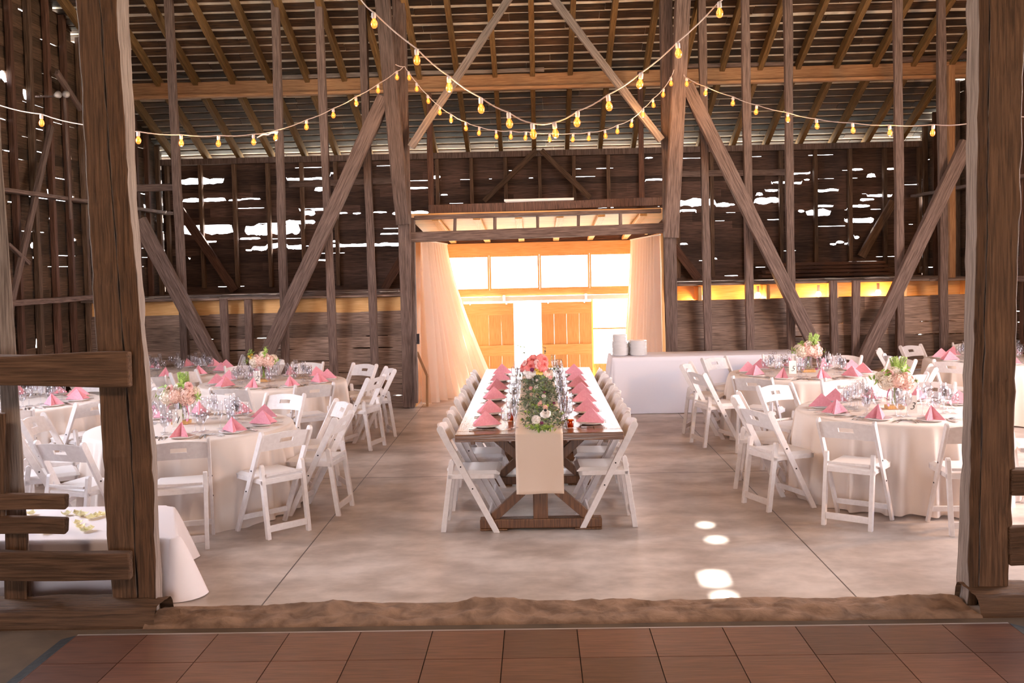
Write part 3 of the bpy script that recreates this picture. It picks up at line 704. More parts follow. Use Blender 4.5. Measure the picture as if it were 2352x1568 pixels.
# dance floor
dx0 = atZ(182, 1468).x; dx1 = atZ(2312, 1440).x; dy1 = atZ(1159, 1460).y; ts = .385
sx = atZ(1159.5, 1461).x
for i_, x_ in enumerate((-2.6, 2.6)):  # shades and cords for the lamps added out of view
    t_ = empty('added_hanging_lamp', (x_, .55, 4.45)); tag(t_, 'added warm dome lamp out of view over the %s of the dance floor' % ('left', 'right')[i_], 'lamp')
    q = MB(); q.lathe([(.36, -.06), (.30, .08), (.12, .2), (0, .22)], 24); q.obj('lamp_shade', m_black, t_, smooth=True, thick=.004)
    q = MB(); q.tube([(0, 0, .2), (0, 0, 2.2)], .01, 6); q.obj('cord', m_black, t_)
df = empty('dance_floor', ((dx0+dx1)/2, dy1-2, .012)); tag(df, 'portable reddish brown parquet dance floor with dark edging', 'dance floor')
m_par = wood('parquet panels', (.085, .036, .024), (.185, .085, .055), axis='X', rough=.36, island=.3, bump=.05, scale=4, spec=.5)
q = MB(); cx, cy = (dx0+dx1)/2, dy1-2
i0 = math.ceil((dx0-sx)/ts)
edges = [dx0] + [sx+ts*i for i in range(i0, 40) if dx0 < sx+ts*i < dx1] + [dx1]
for j in range(10):
    for i in range(len(edges)-1):
        q.box((edges[i]+.0025-cx, dy1-(j+1)*ts+.0025-cy, 0), (edges[i+1]-.0025-cx, dy1-j*ts-.0025-cy, .02))
q.obj('parquet_panel', m_par, df)
q = MB(); q.box((dx0-cx, -1.8, -.0), (dx1-cx, dy1-cy, .014)); q.obj('underlay', m_black, df)
def ramp(pts, w):
    q = MB()
    return q
q = MB(); y = dy1-cy; a, c = dx0-cx, dx1-cx; w = .085
q.add([(a, -2, .02), (a, y, .02), (a-w, -2, 0), (a-w, y-.0, 0), (a-w*.4, y+w*.6, 0), (a, y+w*.75, 0)], [(0, 1, 3, 2), (1, 4, 3), (1, 5, 4)])
q.add([(c, -2, .02), (c, y, .02), (c+w, -2, 0), (c+w, y, 0), (c+w*.4, y+w*.6, 0), (c, y+w*.75, 0)], [(0, 2, 3, 1), (1, 3, 4), (1, 4, 5)])
q.obj('side_edging', m_black, df)
q = MB(); q.add([(a, y, .02), (c, y, .02), (c, y+.02, .019), (a, y+.02, .019), (c, y+w*.75, 0), (a, y+w*.75, 0)], [(0, 1, 2, 3), (3, 2, 4, 5)]); q.obj('front_edging', plain('dusty aluminium edging', (.36, .31, .28), .4, .3), df)
# hedge outside
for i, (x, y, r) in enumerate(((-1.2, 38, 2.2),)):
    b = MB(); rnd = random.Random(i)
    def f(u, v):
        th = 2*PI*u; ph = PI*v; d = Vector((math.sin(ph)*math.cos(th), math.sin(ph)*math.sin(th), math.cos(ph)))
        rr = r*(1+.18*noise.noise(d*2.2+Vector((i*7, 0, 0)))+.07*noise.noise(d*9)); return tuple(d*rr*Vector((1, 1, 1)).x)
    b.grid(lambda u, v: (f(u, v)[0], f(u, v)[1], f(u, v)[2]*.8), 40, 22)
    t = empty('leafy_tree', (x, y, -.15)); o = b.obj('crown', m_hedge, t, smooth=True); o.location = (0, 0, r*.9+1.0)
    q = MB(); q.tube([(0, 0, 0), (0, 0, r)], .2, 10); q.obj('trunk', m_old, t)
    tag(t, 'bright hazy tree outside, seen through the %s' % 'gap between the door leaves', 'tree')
# ============================================================ CHAIRS
TB = {'R1': 'near right round table', 'R2': 'middle right round table', 'R3': 'far right round table',
      'L1': 'near left round table', 'L2': 'middle left round table', 'L3': 'far left round table', 'L4': 'leftmost round table'}
def make_chair():
    t = empty('folding_chair')
    top, bot = Vector((-.215, 0, .80)), Vector((.20, 0, .0))
    dv = (bot-top).normalized()
    for s in (-1, 1):       # long front stiles with rounded tops
        q = MB(); n = Vector((-dv.z, 0, dv.x)); w = .026; th = .011; L = (bot-top).length
        prof = []
        for k in range(7): a = PI*k/6; prof.append(top + dv*(w - w*math.sin(a)) + n*w*math.cos(a))
        e = bot; prof += [e - n*w - dv*(n.z*-w)/dv.z*0, e + n*w]
        prof[-2].z = 0; prof[-1].z = 0
        m = len(prof); vs = [p + Vector((0, s*.205-th, 0)) for p in prof] + [p + Vector((0, s*.205+th, 0)) for p in prof]
        q.add(vs, [tuple(range(m))[::-1], tuple(range(m, 2*m))] + [(i, (i+1) % m, m+(i+1) % m, m+i) for i in range(m)])
        o = q.obj('stile', m_white, t, bevel=.003)
        for f_ in (.38, .585): 
            b_ = MB(); p = top + dv*L*f_; b_.lathe([(0, 0), (.006, 0), (.006, .004), (0, .004)], 8, Matrix.Translation((p.x, s*(.205+th), p.z)) @ Matrix.Rotation(-s*PI/2, 4, 'X')); b_.obj('bolt', m_bolt, o)
    for s in (-1, 1):       # rear legs
        q = MB(); a, c = Vector((-.125, s*.172, .545)), Vector((-.20, s*.172, 0)); d = (c-a).normalized(); n = Vector((-d.z, 0, d.x)); w = .019; prof = []
        for k in range(5): g = PI*k/4; prof.append(a + d*(w-w*math.sin(g)) + n*w*math.cos(g))
        prof += [c-n*w, c+n*w]; prof[-1].z = prof[-2].z = 0; m = len(prof); th = .015
        vs = [p+Vector((0, -th, 0)) for p in prof] + [p+Vector((0, th, 0)) for p in prof]
        q.add(vs, [tuple(range(m))[::-1], tuple(range(m, 2*m))] + [(i, (i+1) % m, m+(i+1) % m, m+i) for i in range(m)]); q.obj('leg', m_white, t, bevel=.003)
    q = MB(); q.box((-.155, -.19, .395), (-.125, .19, .43)); q.box((.185, -.19, .40), (.215, .19, .435)); q.box((-.155, -.19, .40), (.215, -.165, .435)); q.box((-.155, .165, .40), (.215, .19, .435))
    q.obj('seat_frame', m_white, t, bevel=.004)
    q = MB(); q.box((-.165, -.155, .455), (-.148, .155, .475)); q.obj('rear_rail', m_white, t, bevel=.003)
    q = MB()
    def sf(u, v):
        x = -.15+.38*u; y = -.185+.37*v; e = min(u, 1-u, v, 1-v); return (x, y, .436+.022*min(1, e/.08)**.5)
    q.grid(sf, 14, 14); q.box((-.15, -.185, .43), (.23, .185, .437)); q.obj('seat', m_pad, t, smooth=False)
    q = MB()                # curved back panel with hand slot
    nu, zc = 14, None
    def bp(u, v, off):
        y = -.194+.388*u; z = .645+.125*v + (.018*math.sin(PI*u) if v > .5 else .006*math.sin(PI*u)); x = -.215+ (.80-z)*.52 - .022*math.sin(PI*u) - off
        return (x, y, z)
    us = [i/nu for i in range(nu+1)]; vsn = [0, .25, .42, .60, 1]
    for off in (0, .014):
        base = len(q.v)
        for v in vsn:
            for u in us: q.v.append(bp(u, v, off))
        for j in range(4):
            for i in range(nu):
                if j == 2 and 5 <= i <= 8: continue
                f_ = (base+j*(nu+1)+i, base+j*(nu+1)+i+1, base+(j+1)*(nu+1)+i+1, base+(j+1)*(nu+1)+i)
                q.f.append(f_ if off == 0 else f_[::-1]); q.mi.append(0)
    N = (nu+1)*5
    def side(a, c): q.f.append((a, c, c+N, a+N)); q.mi.append(0)
    for i in range(nu): side(i+1, i); side(4*(nu+1)+i, 4*(nu+1)+i+1)
    for j in range(4): side(j*(nu+1), (j+1)*(nu+1)); side((j+1)*(nu+1)+nu, j*(nu+1)+nu)
    for i in range(5, 9): side(2*(nu+1)+i, 2*(nu+1)+i+1); side(3*(nu+1)+i+1, 3*(nu+1)+i)
    side(3*(nu+1)+5, 2*(nu+1)+5); side(2*(nu+1)+9, 3*(nu+1)+9)
    q.obj('backrest', m_white, t)
    q = MB(); q.box((-.203, -.157, .05), (-.188, .157, .10)); q.obj('stretcher', m_white, t, bevel=.003)
    q = MB(); p = top + dv*(bot-top).length*.86; q.box((p.x-.008, -.194, p.z-.02), (p.x+.008, .194, p.z+.02)); q.obj('stretcher', m_white, t, bevel=.003)
    return t
chair0 = make_chair(); used = [False]
def place_chair(x, y, rz, label, group):
    o = chair0 if not used[0] else copy_tree(chair0)
    used[0] = True; o.location = (x, y, 0); o.rotation_euler = (0, 0, rz); tag(o, label, 'chair', group); return o
def inview(x, y, z, m=40, hide=True):
    px, py, d = w2px((x, y, z))
    if d < .5 or px < -m or px > 2352+m: return False
    if hide and y > 5.7:
        if lerp(py, 0, 190, 1430, 270) < px < lerp(py, 0, 285, 1430, 365) and py < 1400: return False
        if 2222 < px < 2312: return False
    return True
# ============================================================ TABLEWARE
def lathe_obj(name, prof, mat, parent=None, n=16, smooth=True, loc=None):
    q = MB(); q.lathe(prof, n); o = q.obj(name, mat, parent, smooth=smooth)
    if loc: o.location = loc
    return o
def make_goblet():
    t = empty('water_goblet')
    lathe_obj('glass_body', [(0, .003), (.034, .002), (.033, .005), (.008, .010), (.006, .02), (.010, .032), (.006, .045), (.010, .055), (.028, .068), (.037, .090), (.039, .115), (.036, .145), (.033, .165), (.031, .165), (.034, .145), (.037, .115), (.035, .09), (.026, .070), (0, .060)], m_glass, t)
    lathe_obj('water', [(0, .063), (.024, .071), (.034, .091), (.0355, .115), (.035, .122), (0, .122)], m_water, t); return t
def make_flute():
    t = empty('champagne_flute')
    lathe_obj('glass_body', [(0, .003), (.031, .002), (.030, .004), (.005, .009), (.004, .07), (.008, .082), (.022, .11), (.027, .15), (.026, .20), (.024, .225), (.0225, .225), (.0245, .20), (.0255, .15), (.020, .11), (0, .086)], m_glass, t, 14); return t
def make_wine():
    t = empty('wine_glass')
    lathe_obj('glass_body', [(0, .003), (.034, .002), (.033, .004), (.005, .010), (.004, .075), (.012, .085), (.034, .105), (.040, .13), (.036, .165), (.031, .185), (.029, .185), (.034, .165), (.038, .13), (.032, .107), (0, .085)], m_glass, t, 14); return t
def make_tumbler():
    t = empty('water_tumbler')
    lathe_obj('glass_body', [(0, .002), (.028, .002), (.033, .12), (.0315, .12), (.027, .008), (0, .008)], m_glass, t, 14)
    lathe_obj('water', [(0, .009), (.0265, .009), (.0305, .09), (0, .09)], m_water, t, 14); return t
def make_plate(r=.10):
    t = MB(); t.lathe([(0, .004), (r*.62, .004), (r*.68, .007), (r*.97, .017), (r, .018), (r, .015), (r*.66, .0), (0, 0)], 28); return t.mesh('plate', m_plate, True)
def make_napkin():
    q = MB()
    A = (0, 0, .115); Bk = (.13, 0, 0); L, R_ = (-.105, .078, 0), (-.105, -.078, 0); Fm = (-.052, 0, 0)
    def sheet(P, bulge):
        # three points, subdivided and bulged slightly
        n = 6; idx = {}; vs = []; fs = []
        a, b_, c = map(Vector, P); nn = (b_-a).cross(c-a).normalized()
        for i in range(n+1):
            for j in range(n+1-i):
                u, v = i/n, j/n; w_ = 1-u-v; p = a*w_+b_*u+c*v + nn*bulge*27*u*v*w_
                idx[i, j] = len(vs); vs.append(p)
        for i in range(n):
            for j in range(n-i):
                fs.append((idx[i, j], idx[i+1, j], idx[i, j+1]))
                if i+j < n-1: fs.append((idx[i+1, j], idx[i+1, j+1], idx[i, j+1]))
        q.add(vs, fs)
    sheet((A, L, Bk), .006); sheet((A, Bk, R_), .006); sheet((A, Fm, L), -.004); sheet((A, R_, Fm), -.004)
    A2 = (-.006, 0, .108)
    sheet((A2, (-.06, .004, .0), (-.098, .060, 0)), -.004); sheet((A2, (-.098, -.060, 0), (-.06, -.004, 0)), -.004)
    me = q.mesh('table_napkin', m_pink, True); return me
me_nap = make_napkin(); me_plate = make_plate(.105)
def fork_mesh():
    q = MB(); q.grid(lambda u, v: (-.10+.13*u, (.5-v)*(.012-.005*math.sin(PI*min(1, u*1.1))), .004+.004*math.sin(PI*u)), 8, 1)
    q.grid(lambda u, v: (.03+.025*u, (.5-v)*(.007+.015*u), .006-.003*u), 3, 1)
    for k in range(4): q.box((.055, -.011+k*.0062, .0025), (.095, -.0075+k*.0062, .0045))
    return q.mesh('dinner_fork', m_silver)
def knife_mesh():
    q = MB(); q.box((-.11, -.006, .001), (-.01, .006, .007)); q.grid(lambda u, v: (-.01+.12*u, -.006+.014*v*(1-.6*u**4), .004), 8, 1); q.box((-.01, -.006, .002), (.09, -.003, .005)); return q.mesh('dinner_knife', m_silver)
def spoon_mesh():
    q = MB(); q.grid(lambda u, v: (-.09+.12*u, (.5-v)*.009, .004), 6, 1); q.lathe([(0, .002), (.012, .003), (.018, .007), (.019, .008), (.017, .008), (0, .004)], 12, Matrix.Translation((.05, 0, 0)) @ Matrix.Diagonal((1.4, 1, 1, 1))); return q.mesh('tea_spoon', m_silver)
me_fork, me_knife, me_spoon = fork_mesh(), knife_mesh(), spoon_mesh()
protos = {}
def inst(kind, maker, x, y, z, rz, label, cat, group):
    if kind not in protos: protos[kind] = o = maker()
    else: o = copy_tree(protos[kind])
    o.location = (x, y, z); o.rotation_euler = (0, 0, rz); tag(o, label, cat, group); return o
def single(name, me, x, y, z, rz, label, cat, group):
    o = bpy.data.objects.new(name, me); COL.objects.link(o); o.location = (x, y, z); o.rotation_euler = (0, 0, rz); tag(o, label, cat, group); return o
rs = random.Random(77)
def setting(x, y, z, rz, where, gname, farm=False):
    """x, y = plate centre; rz = direction the guest faces"""
    c, s = math.cos(rz), math.sin(rz)
    def P(fx, fy): return x+fx*c-fy*s, y+fx*s+fy*c
    j = lambda a: rs.uniform(-a, a)
    if inview(x, y, z, 60):
        single('plate', me_plate, x, y, z, 0, 'white plate %s' % where, 'plate', 'plates '+gname)
        nk_ = single('table_napkin', me_nap, x, y, z+.017, rz+j(.22), 'peaked pink napkin %s' % where, 'napkin', 'pink napkins '+gname); nk_.scale = (.94, .94, .95)
    def put(kind, mk, fx, fy, lab, cat):
        a, b_ = P(fx+j(.012), fy+j(.012))
        if inview(a, b_, z, 20): inst(kind, mk, a, b_, z, rs.random()*6, '%s %s' % (lab, where), cat, cat+' glasses '+gname)
    if farm:
        put('goblet', make_goblet, .165, -.13, 'water goblet', 'goblet'); put('flute', make_flute, .215, -.06, 'tall champagne flute', 'flute')
    else:
        put('goblet', make_goblet, .20, -.115, 'water goblet', 'goblet'); put('flute', make_flute, .265, -.06, 'tall champagne flute', 'flute')
        put('wine', make_wine, .27, -.15, 'empty wine glass', 'wine glass')
    for (nm, me, fy, lab, cat, dr) in (('dinner_fork', me_fork, .135, 'outer steel fork', 'fork', 0), ('dinner_fork', me_fork, .165, 'inner steel fork', 'fork', 0), ('dinner_knife', me_knife, -.14, 'steel knife', 'knife', 0), ('tea_spoon', me_spoon, -.17, 'small steel spoon', 'spoon', 0)):
        a, b_ = P(-.01, fy)
        if farm and nm == 'tea_spoon': continue
        if inview(a, b_, z, 10): single(nm, me, a, b_, z, rz+j(.08), '%s %s' % (lab if fy != .135 and fy != .165 else ('fork nearest its plate' if fy == .135 else 'fork farther from plate'), where), cat, cat+'s '+gname)
# ============================================================ FLOWERS
def leaf(q, p, d, up, L, w, curl=.2):
    d = d.normalized(); sd = d.cross(up); sd = sd.normalized() if sd.length > 1e-4 else Vector((1, 0, 0)); n = sd.cross(d)
    pts = [(0, 0), (.3, .5), (.65, .42), (1, 0)]
    c = [p + d*L*t + n*(-curl*L*t*t) for t, _ in pts]
    vs = [c[0], c[1]+sd*w*.5+n*w*.12, c[1]-sd*w*.5+n*w*.12, c[2]+sd*w*.42+n*w*.1, c[2]-sd*w*.42+n*w*.1, c[3], c[1], c[2]]
    q.add(vs, [(0, 1, 6), (0, 6, 2), (1, 3, 7, 6), (6, 7, 4, 2), (3, 5, 7), (7, 5, 4)])
def hydrangea(r, rnd, n=70):
    q = MB()
    for i in range(n):
        z = 1-1.85*(i+.5)/n; th = i*2.39996; rr = math.sqrt(max(0, 1-z*z)); d = Vector((rr*math.cos(th), rr*math.sin(th), z)).normalized()
        p = d*r*rnd.uniform(.86, 1.0); a = d.orthogonal().normalized(); b_ = d.cross(a); ph = rnd.random()*6
        for k in range(4):
            g = ph+k*PI/2; e = a*math.cos(g)+b_*math.sin(g); f_ = d.cross(e); L = r*.27
            q.add([p, p+e*L*.55+f_*L*.42+d*L*.18, p+e*L+d*L*.05, p+e*L*.55-f_*L*.42+d*L*.18], [(0, 1, 2, 3)])
    q.lathe([(0, -r*.8), (r*.6, -r*.55), (r*.82, 0), (r*.6, r*.55), (0, r*.8)], 10)
    return q
def peony(r, rnd, rings=5, n0=5):
    q = MB()
    for k in range(rings):
        f_ = k/(rings-1); n = n0+k; tilt = .18+.95*f_; L = r*(.55+.5*f_)
        for i in range(n):
            th = 2*PI*i/n + k*.7 + rnd.uniform(-.15, .15)
            def fn(u, v):
                w = L*.95*math.sin(PI*(.10+.74*v))
                ang = tilt*v*1.25; rad = r*.08+L*math.sin(ang)*v*.9+.1*r*f_; hh = L*math.cos(ang)*v*.75 - L*.25*max(0, v-.7)*f_
                x = rad; y = (u-.5)*w*1.6; hh += .05*r*math.sin(7*u+i+3*v) - .3*L*max(0, v-.75)*abs(u-.5)*2; x -= abs(u-.5)**2*w*1.5
                return (x*math.cos(th)-y*math.sin(th), x*math.sin(th)+y*math.cos(th), hh-.25*r)
            q.grid(fn, 5, 5)
    return q
def ball_blossom(r, n=26):
    q = MB()
    for i in range(n):
        z = 1-1.7*(i+.5)/n; th = i*2.39996; rr = math.sqrt(max(0, 1-z*z)); d = Vector((rr*math.cos(th), rr*math.sin(th), z)).normalized()
        a = d.orthogonal().normalized(); b_ = d.cross(a); p = d*r*.5
        q.add([p-a*r*.3, p+d*r*.4-a*r*.25+b_*r*.1, p+d*r*.5, p+d*r*.4+a*r*.25-b_*r*.1, p+a*r*.3], [(0, 1, 2, 3, 4)])
    q.lathe([(0, -r*.5), (r*.5, 0), (0, r*.5)], 8); return q
def put_flower(q, name, mat, parent, loc, dir_):
    o = q.obj(name, mat, parent); o.location = loc; d = Vector(dir_).normalized(); o.rotation_euler = d.to_track_quat('Z', 'Y').to_euler(); return o
def foliage(name, mat, parent, spots, seed, L=.05, n=8):
    rnd = random.Random(seed)
    for (p, d) in spots:
        q = MB(); p, d = Vector(p), Vector(d).normalized()
        q.tube([p-d*.05, p+d*.06], .0015, 4)
        for k in range(n):
            t = rnd.uniform(-.01, .07); a = d.orthogonal(); a.rotate(Matrix.Rotation(rnd.random()*6.28, 3, d)); leaf(q, p+d*t, d*.6+a, d, L*rnd.uniform(.7, 1.2), L*.42)
        q.obj('leaf_sprig', mat, parent)
def fern(name, mat, parent, p, d, L, seed):
    rnd = random.Random(seed); q = MB()
    for f_ in range(5):
        dd = (Vector(d)+Vector((rnd.uniform(-.5, .5), rnd.uniform(-.4, .4), rnd.uniform(-.1, .3)))).normalized(); sd = dd.cross(Vector((0, 1, .2))).normalized()
        pts = [Vector(p)+dd*L*t+Vector((0, 0, -.03*t*t)) for t in (0, .33, .66, 1)]; q.tube(pts, .0012, 4)
        for k in range(13):
            t = .12+.85*k/13
            for s in (-1, 1): leaf(q, Vector(p)+dd*L*t, dd*.8+sd*s, Vector((0, -1, 0)), .045*(1.15-t)+.008, .009)
    return q.obj(name, mat, parent)
def centerpiece(x, y, z, label, seed, gdir, rot=0, yellow=False):
    t = empty('flower_centerpiece', (x, y, z), rot); rnd = random.Random(seed); tag(t, label, 'flowers', 'flower centrepieces of the round tables')
    b_ = MB(); b_.box((-.07, -.05, 0), (.07, .05, .03)); b_.obj('wooden_base', m_pine, t, bevel=.003)
    v = lathe_obj('glass_vase', [(0, .032), (.036, .032), (.04, .05), (.04, .17), (.046, .19), (.044, .19), (.038, .17), (.038, .052), (0, .04)], m_glass, t, 20)
    q = MB()
    for i in range(7): a = i*.9; q.tube([(.02*math.cos(a), .02*math.sin(a), .045), (-.015*math.cos(a), -.015*math.sin(a), .20)], .003, 5)
    q.obj('stems', m_leafg, t)
    for i, (dx, dy, dz, r, m) in enumerate(((-.075, -.045, .235, .078, m_hyd), (.07, -.05, .235, .078, m_hydp), (.0, .06, .24, .075, m_hyd), (-.01, -.09, .245, .06, m_hydp), (.1, .04, .25, .06, m_hyd), (-.10, .04, .26, .055, m_hyd), (0, 0, .295, .06, m_hyd))):
        put_flower(hydrangea(r, rnd, 60), 'hydrangea_head', m, t, (dx, dy, dz), (dx*2, dy*2, .18))
    for i in range(4 if not yellow else 2):
        a = i*1.7+.6; dd = (math.cos(a)*.11, -abs(math.sin(a))*.09, .265+.02*i); put_flower(peony(.038, rnd), 'rose', m_rose, t, dd, (dd[0]*2, dd[1]*2-.1, .12))
    if yellow:
        for i in range(4): put_flower(ball_blossom(.018), 'yellow_blossom', m_yel, t, (-.10-.02*i % .05, -.08, .26+.02*i), (-.4, -1, .3))
    foliage('leaf_sprigs', m_leafg, t, [((-.09, -.07, .30), (-.5, -.5, .9)), ((.05, -.08, .31), (.2, -.7, .8)), ((.11, -.03, .22), (1, -.3, .2)), ((-.13, -.02, .24), (-1, -.3, .1)), ((.02, .03, .34), (0, 0, 1))] + ([((-.14, -.04, .24), (-1, -.3, -.3)), ((-.1, -.07, .3), (-.6, -.4, .7))] if yellow else []), seed)
    if gdir: fern('fern_frond', m_leafg, t, (.04*(1 if gdir[0] > 0 else -1), 0, .28), gdir, .17, seed)
    # ribbon
    q = MB()
    for s in (-1, 1):
        q.grid(lambda u, v: (s*(.01+.06*math.sin(PI*u)*.9+.05*u), -.055-.03*math.sin(PI*u)+.01*v, .19-.15*u+.02*(v-.5)+.03*math.sin(2*PI*u)), 14, 2)
    q.obj('ribbon', m_rib, t, thick=.001)
    return t
def number_card(x, y, z, rz, ch, label):
    t = empty('table_number_card', (x, y, z), rz); tag(t, label, 'card', 'table number cards')
    q = MB(); q.box((-.04, -.001, .0), (.04, .001, .145)); o = q.obj('card', m_card, t); o.rotation_euler = (-.12, 0, 0)
    cu = bpy.data.curves.new('number', 'FONT'); cu.body = ch; cu.size = .085; cu.extrude = .0004; cu.align_x = 'CENTER'; cu.shear = .35; cu.offset = -.0012
    me = None
    to = bpy.data.objects.new('number', cu); COL.objects.link(to); to.parent = o; to.location = (0, -.002, .03); to.rotation_euler = (PI/2, 0, 0); cu.materials.append(m_ink); me = bpy.data.meshes.new_from_object(to); no = bpy.data.objects.new('number', me); COL.objects.link(no); no.parent = o; no.location = to.location; no.rotation_euler = to.rotation_euler; bpy.data.objects.remove(to)
    return t
# ============================================================ ROUND TABLES
RT, HT = .83, .70
def cloth_round(name, rnd_seed, nf):
    q = MB(); N = 288; rows = []
    ph = [random.Random(rnd_seed).random()*6 for _ in range(4)]
    prof = [(0, 0, 0), (.3, 0, 0), (.6, 0, 0), (RT-.02, 0, 0), (RT-.004, .003, 0), (RT+.004, .012, 0), (RT+.006, .03, .10), (RT+.008, .08, .28), (RT+.012, .16, .48), (RT+.018, .27, .66), (RT+.024, .38, .8), (RT+.03, .50, .9), (RT+.035, .60, .96), (RT+.04, HT-.01, 1)]
    for (r, dz, k) in prof:
        row = []
        for i in range(N):
            th = 2*PI*i/N
            f_ = math.sin(nf*th+ph[0]+1.6*math.sin(2*th+ph[1])+.9*math.sin(5*th+ph[3])) + .35*math.sin((nf*1.6//1)*th+ph[2]+2*math.sin(3*th))
            rr = r + k*.055*(f_+.5*abs(f_)-.4)*(.6+.4*math.sin(3*th+ph[2])) + k*.012
            row.append((rr*math.cos(th), rr*math.sin(th), HT-dz + (.012*math.sin(3*th+ph[1])-.0 if dz > .68 else 0)))
        rows.append(row)
    for r in rows: q.v += r
    for j in range(1, len(rows)-1):
        for i in range(N): q.f.append((j*N+i, (j+1)*N+i, (j+1)*N+(i+1) % N, j*N+(i+1) % N)); q.mi.append(0)
    q.f.append(tuple(range(N, 2*N))); q.mi.append(0)
    return q.obj(name, m_cloth, smooth=True)
def seat_names(a0, n=10):
    out = {}; S_ = []
    for i in range(n):
        a = math.radians(a0)+2*PI*i/n; S_.append((i, math.cos(a), math.sin(a)))
    for nm, f_ in (('left side', lambda v: v[1] < 0), ('right side', lambda v: v[1] >= 0)):
        for k, v in enumerate(sorted([v for v in S_ if f_(v)], key=lambda v: v[2])): out[v[0]] = '%s, %s from front' % (nm, ORD[k])
    return out
def round_table(key, x, y, a0, seed, chair_r=1.125, jit=.05, skipch=()):
    nm = TB[key]
    t = empty('round_table', (x, y, 0)); tag(t, 'round folding table hidden under the cloth, the %s' % nm.replace(' round table', ' one'), 'table')
    q = MB(); q.lathe([(0, HT-.03), (RT-.012, HT-.03), (RT-.008, HT-.015), (RT-.014, HT-.006), (0, HT-.006)], 48); q.obj('table_top', m_old, t)
    for i in range(4):
        a = PI/4+i*PI/2; q = MB(); q.tube([(.45*math.cos(a), .45*math.sin(a), HT-.03), (.5*math.cos(a), .5*math.sin(a), 0)], .016, 8); q.obj('leg', m_bolt, t)
    c = cloth_round('tablecloth', seed, 25 if seed % 2 else 23); c.location = (x, y, 0); tag(c, 'ivory floor-length tablecloth on the %s' % nm, 'tablecloth', 'ivory round tablecloths')
    rj = random.Random(seed)
    names = seat_names(a0)
    for i in range(10):
        a = math.radians(a0)+i*PI/5; nmS = names[i]
        j1, j2, j3 = rj.uniform(-jit, jit), rj.uniform(-.02, .05), rj.uniform(-.12, .12)
        cx_, cy_ = x+(chair_r+j2)*math.cos(a+j1), y+(chair_r+j2)*math.sin(a+j1)
        sx_, sy_ = x+(RT-.21)*math.cos(a), y+(RT-.21)*math.sin(a)
        if i not in skipch and (inview(cx_, cy_, .5, 90, False)) and cy_ < 13.9 and XL+.35 < cx_ < XR-.4 and (inview(cx_-.25, cy_, .6, 0) or inview(cx_+.25, cy_, .6, 0)):
            place_chair(cx_, cy_, a+j1+PI+j3, 'white folding chair at the %s: %s' % (nm, nmS), 'white folding chairs at the round tables')
        setting(sx_, sy_, HT+.002, a+PI, 'on the %s: %s' % (nm, nmS), 'on the '+nm)
tabs = {}
def tpos(px, py): p = atZ(px, py, HT); return p.x, p.y
R1 = tpos(2072, 943); round_table('R1', R1[0], 8.37, 200, 1)
R2 = (2.99, 11.2); round_table('R2', *R2, 199, 2)
R3 = (5.62, 12.3); round_table('R3', *R3, 190, 3)
L1 = (-2.9, 8.2); round_table('L1', *L1, -5, 4)
L2 = (-3.05, 11.35); round_table('L2', *L2, -22, 5)
L3 = (-4.66, 12.72); round_table('L3', *L3, -10, 6, skipch=(9,))
L4 = (-5.3, 9.9); round_table('L4', *L4, -30, 7)
Z0 = HT+.002
centerpiece(R1[0]-.02, 8.42, Z0, 'blush hydrangea and rose centrepiece on the near right round table', 3, (.1, 0, 1))
p = atZ(2062, 945, Z0)
centerpiece(atY(1857, 850, 11.3).x, 11.3, Z0, 'cream hydrangea centrepiece with tall fern on the middle right round table', 5, (.35, 0, 1))
centerpiece(atY(416, 950, 8.3).x, 8.3, Z0, 'blush hydrangea and fern centrepiece on the near left round table', 7, (.12, 0, 1))
centerpiece(atY(606, 870, 11.4).x, 11.4, Z0, 'cream hydrangea with yellow blossoms and trailing greens on the middle left round table', 9, None, yellow=True)
number_card(atY(2095, 940, 8.15).x, 8.15, Z0, -.15, '3', 'cream card with black script number 3 on the near right round table')
number_card(atY(1821, 870, 11.15).x, 11.15, Z0, -.1, '5', 'cream card with script number 5 on the middle right round table')
number_card(atY(407, 975, 8.12).x, 8.12, Z0, .1, '1', 'cream card with number 1 on the near left round table')
number_card(atY(590, 885, 11.2).x, 11.2, Z0, .1, '2', 'cream card with script number 2 on the middle left round table')
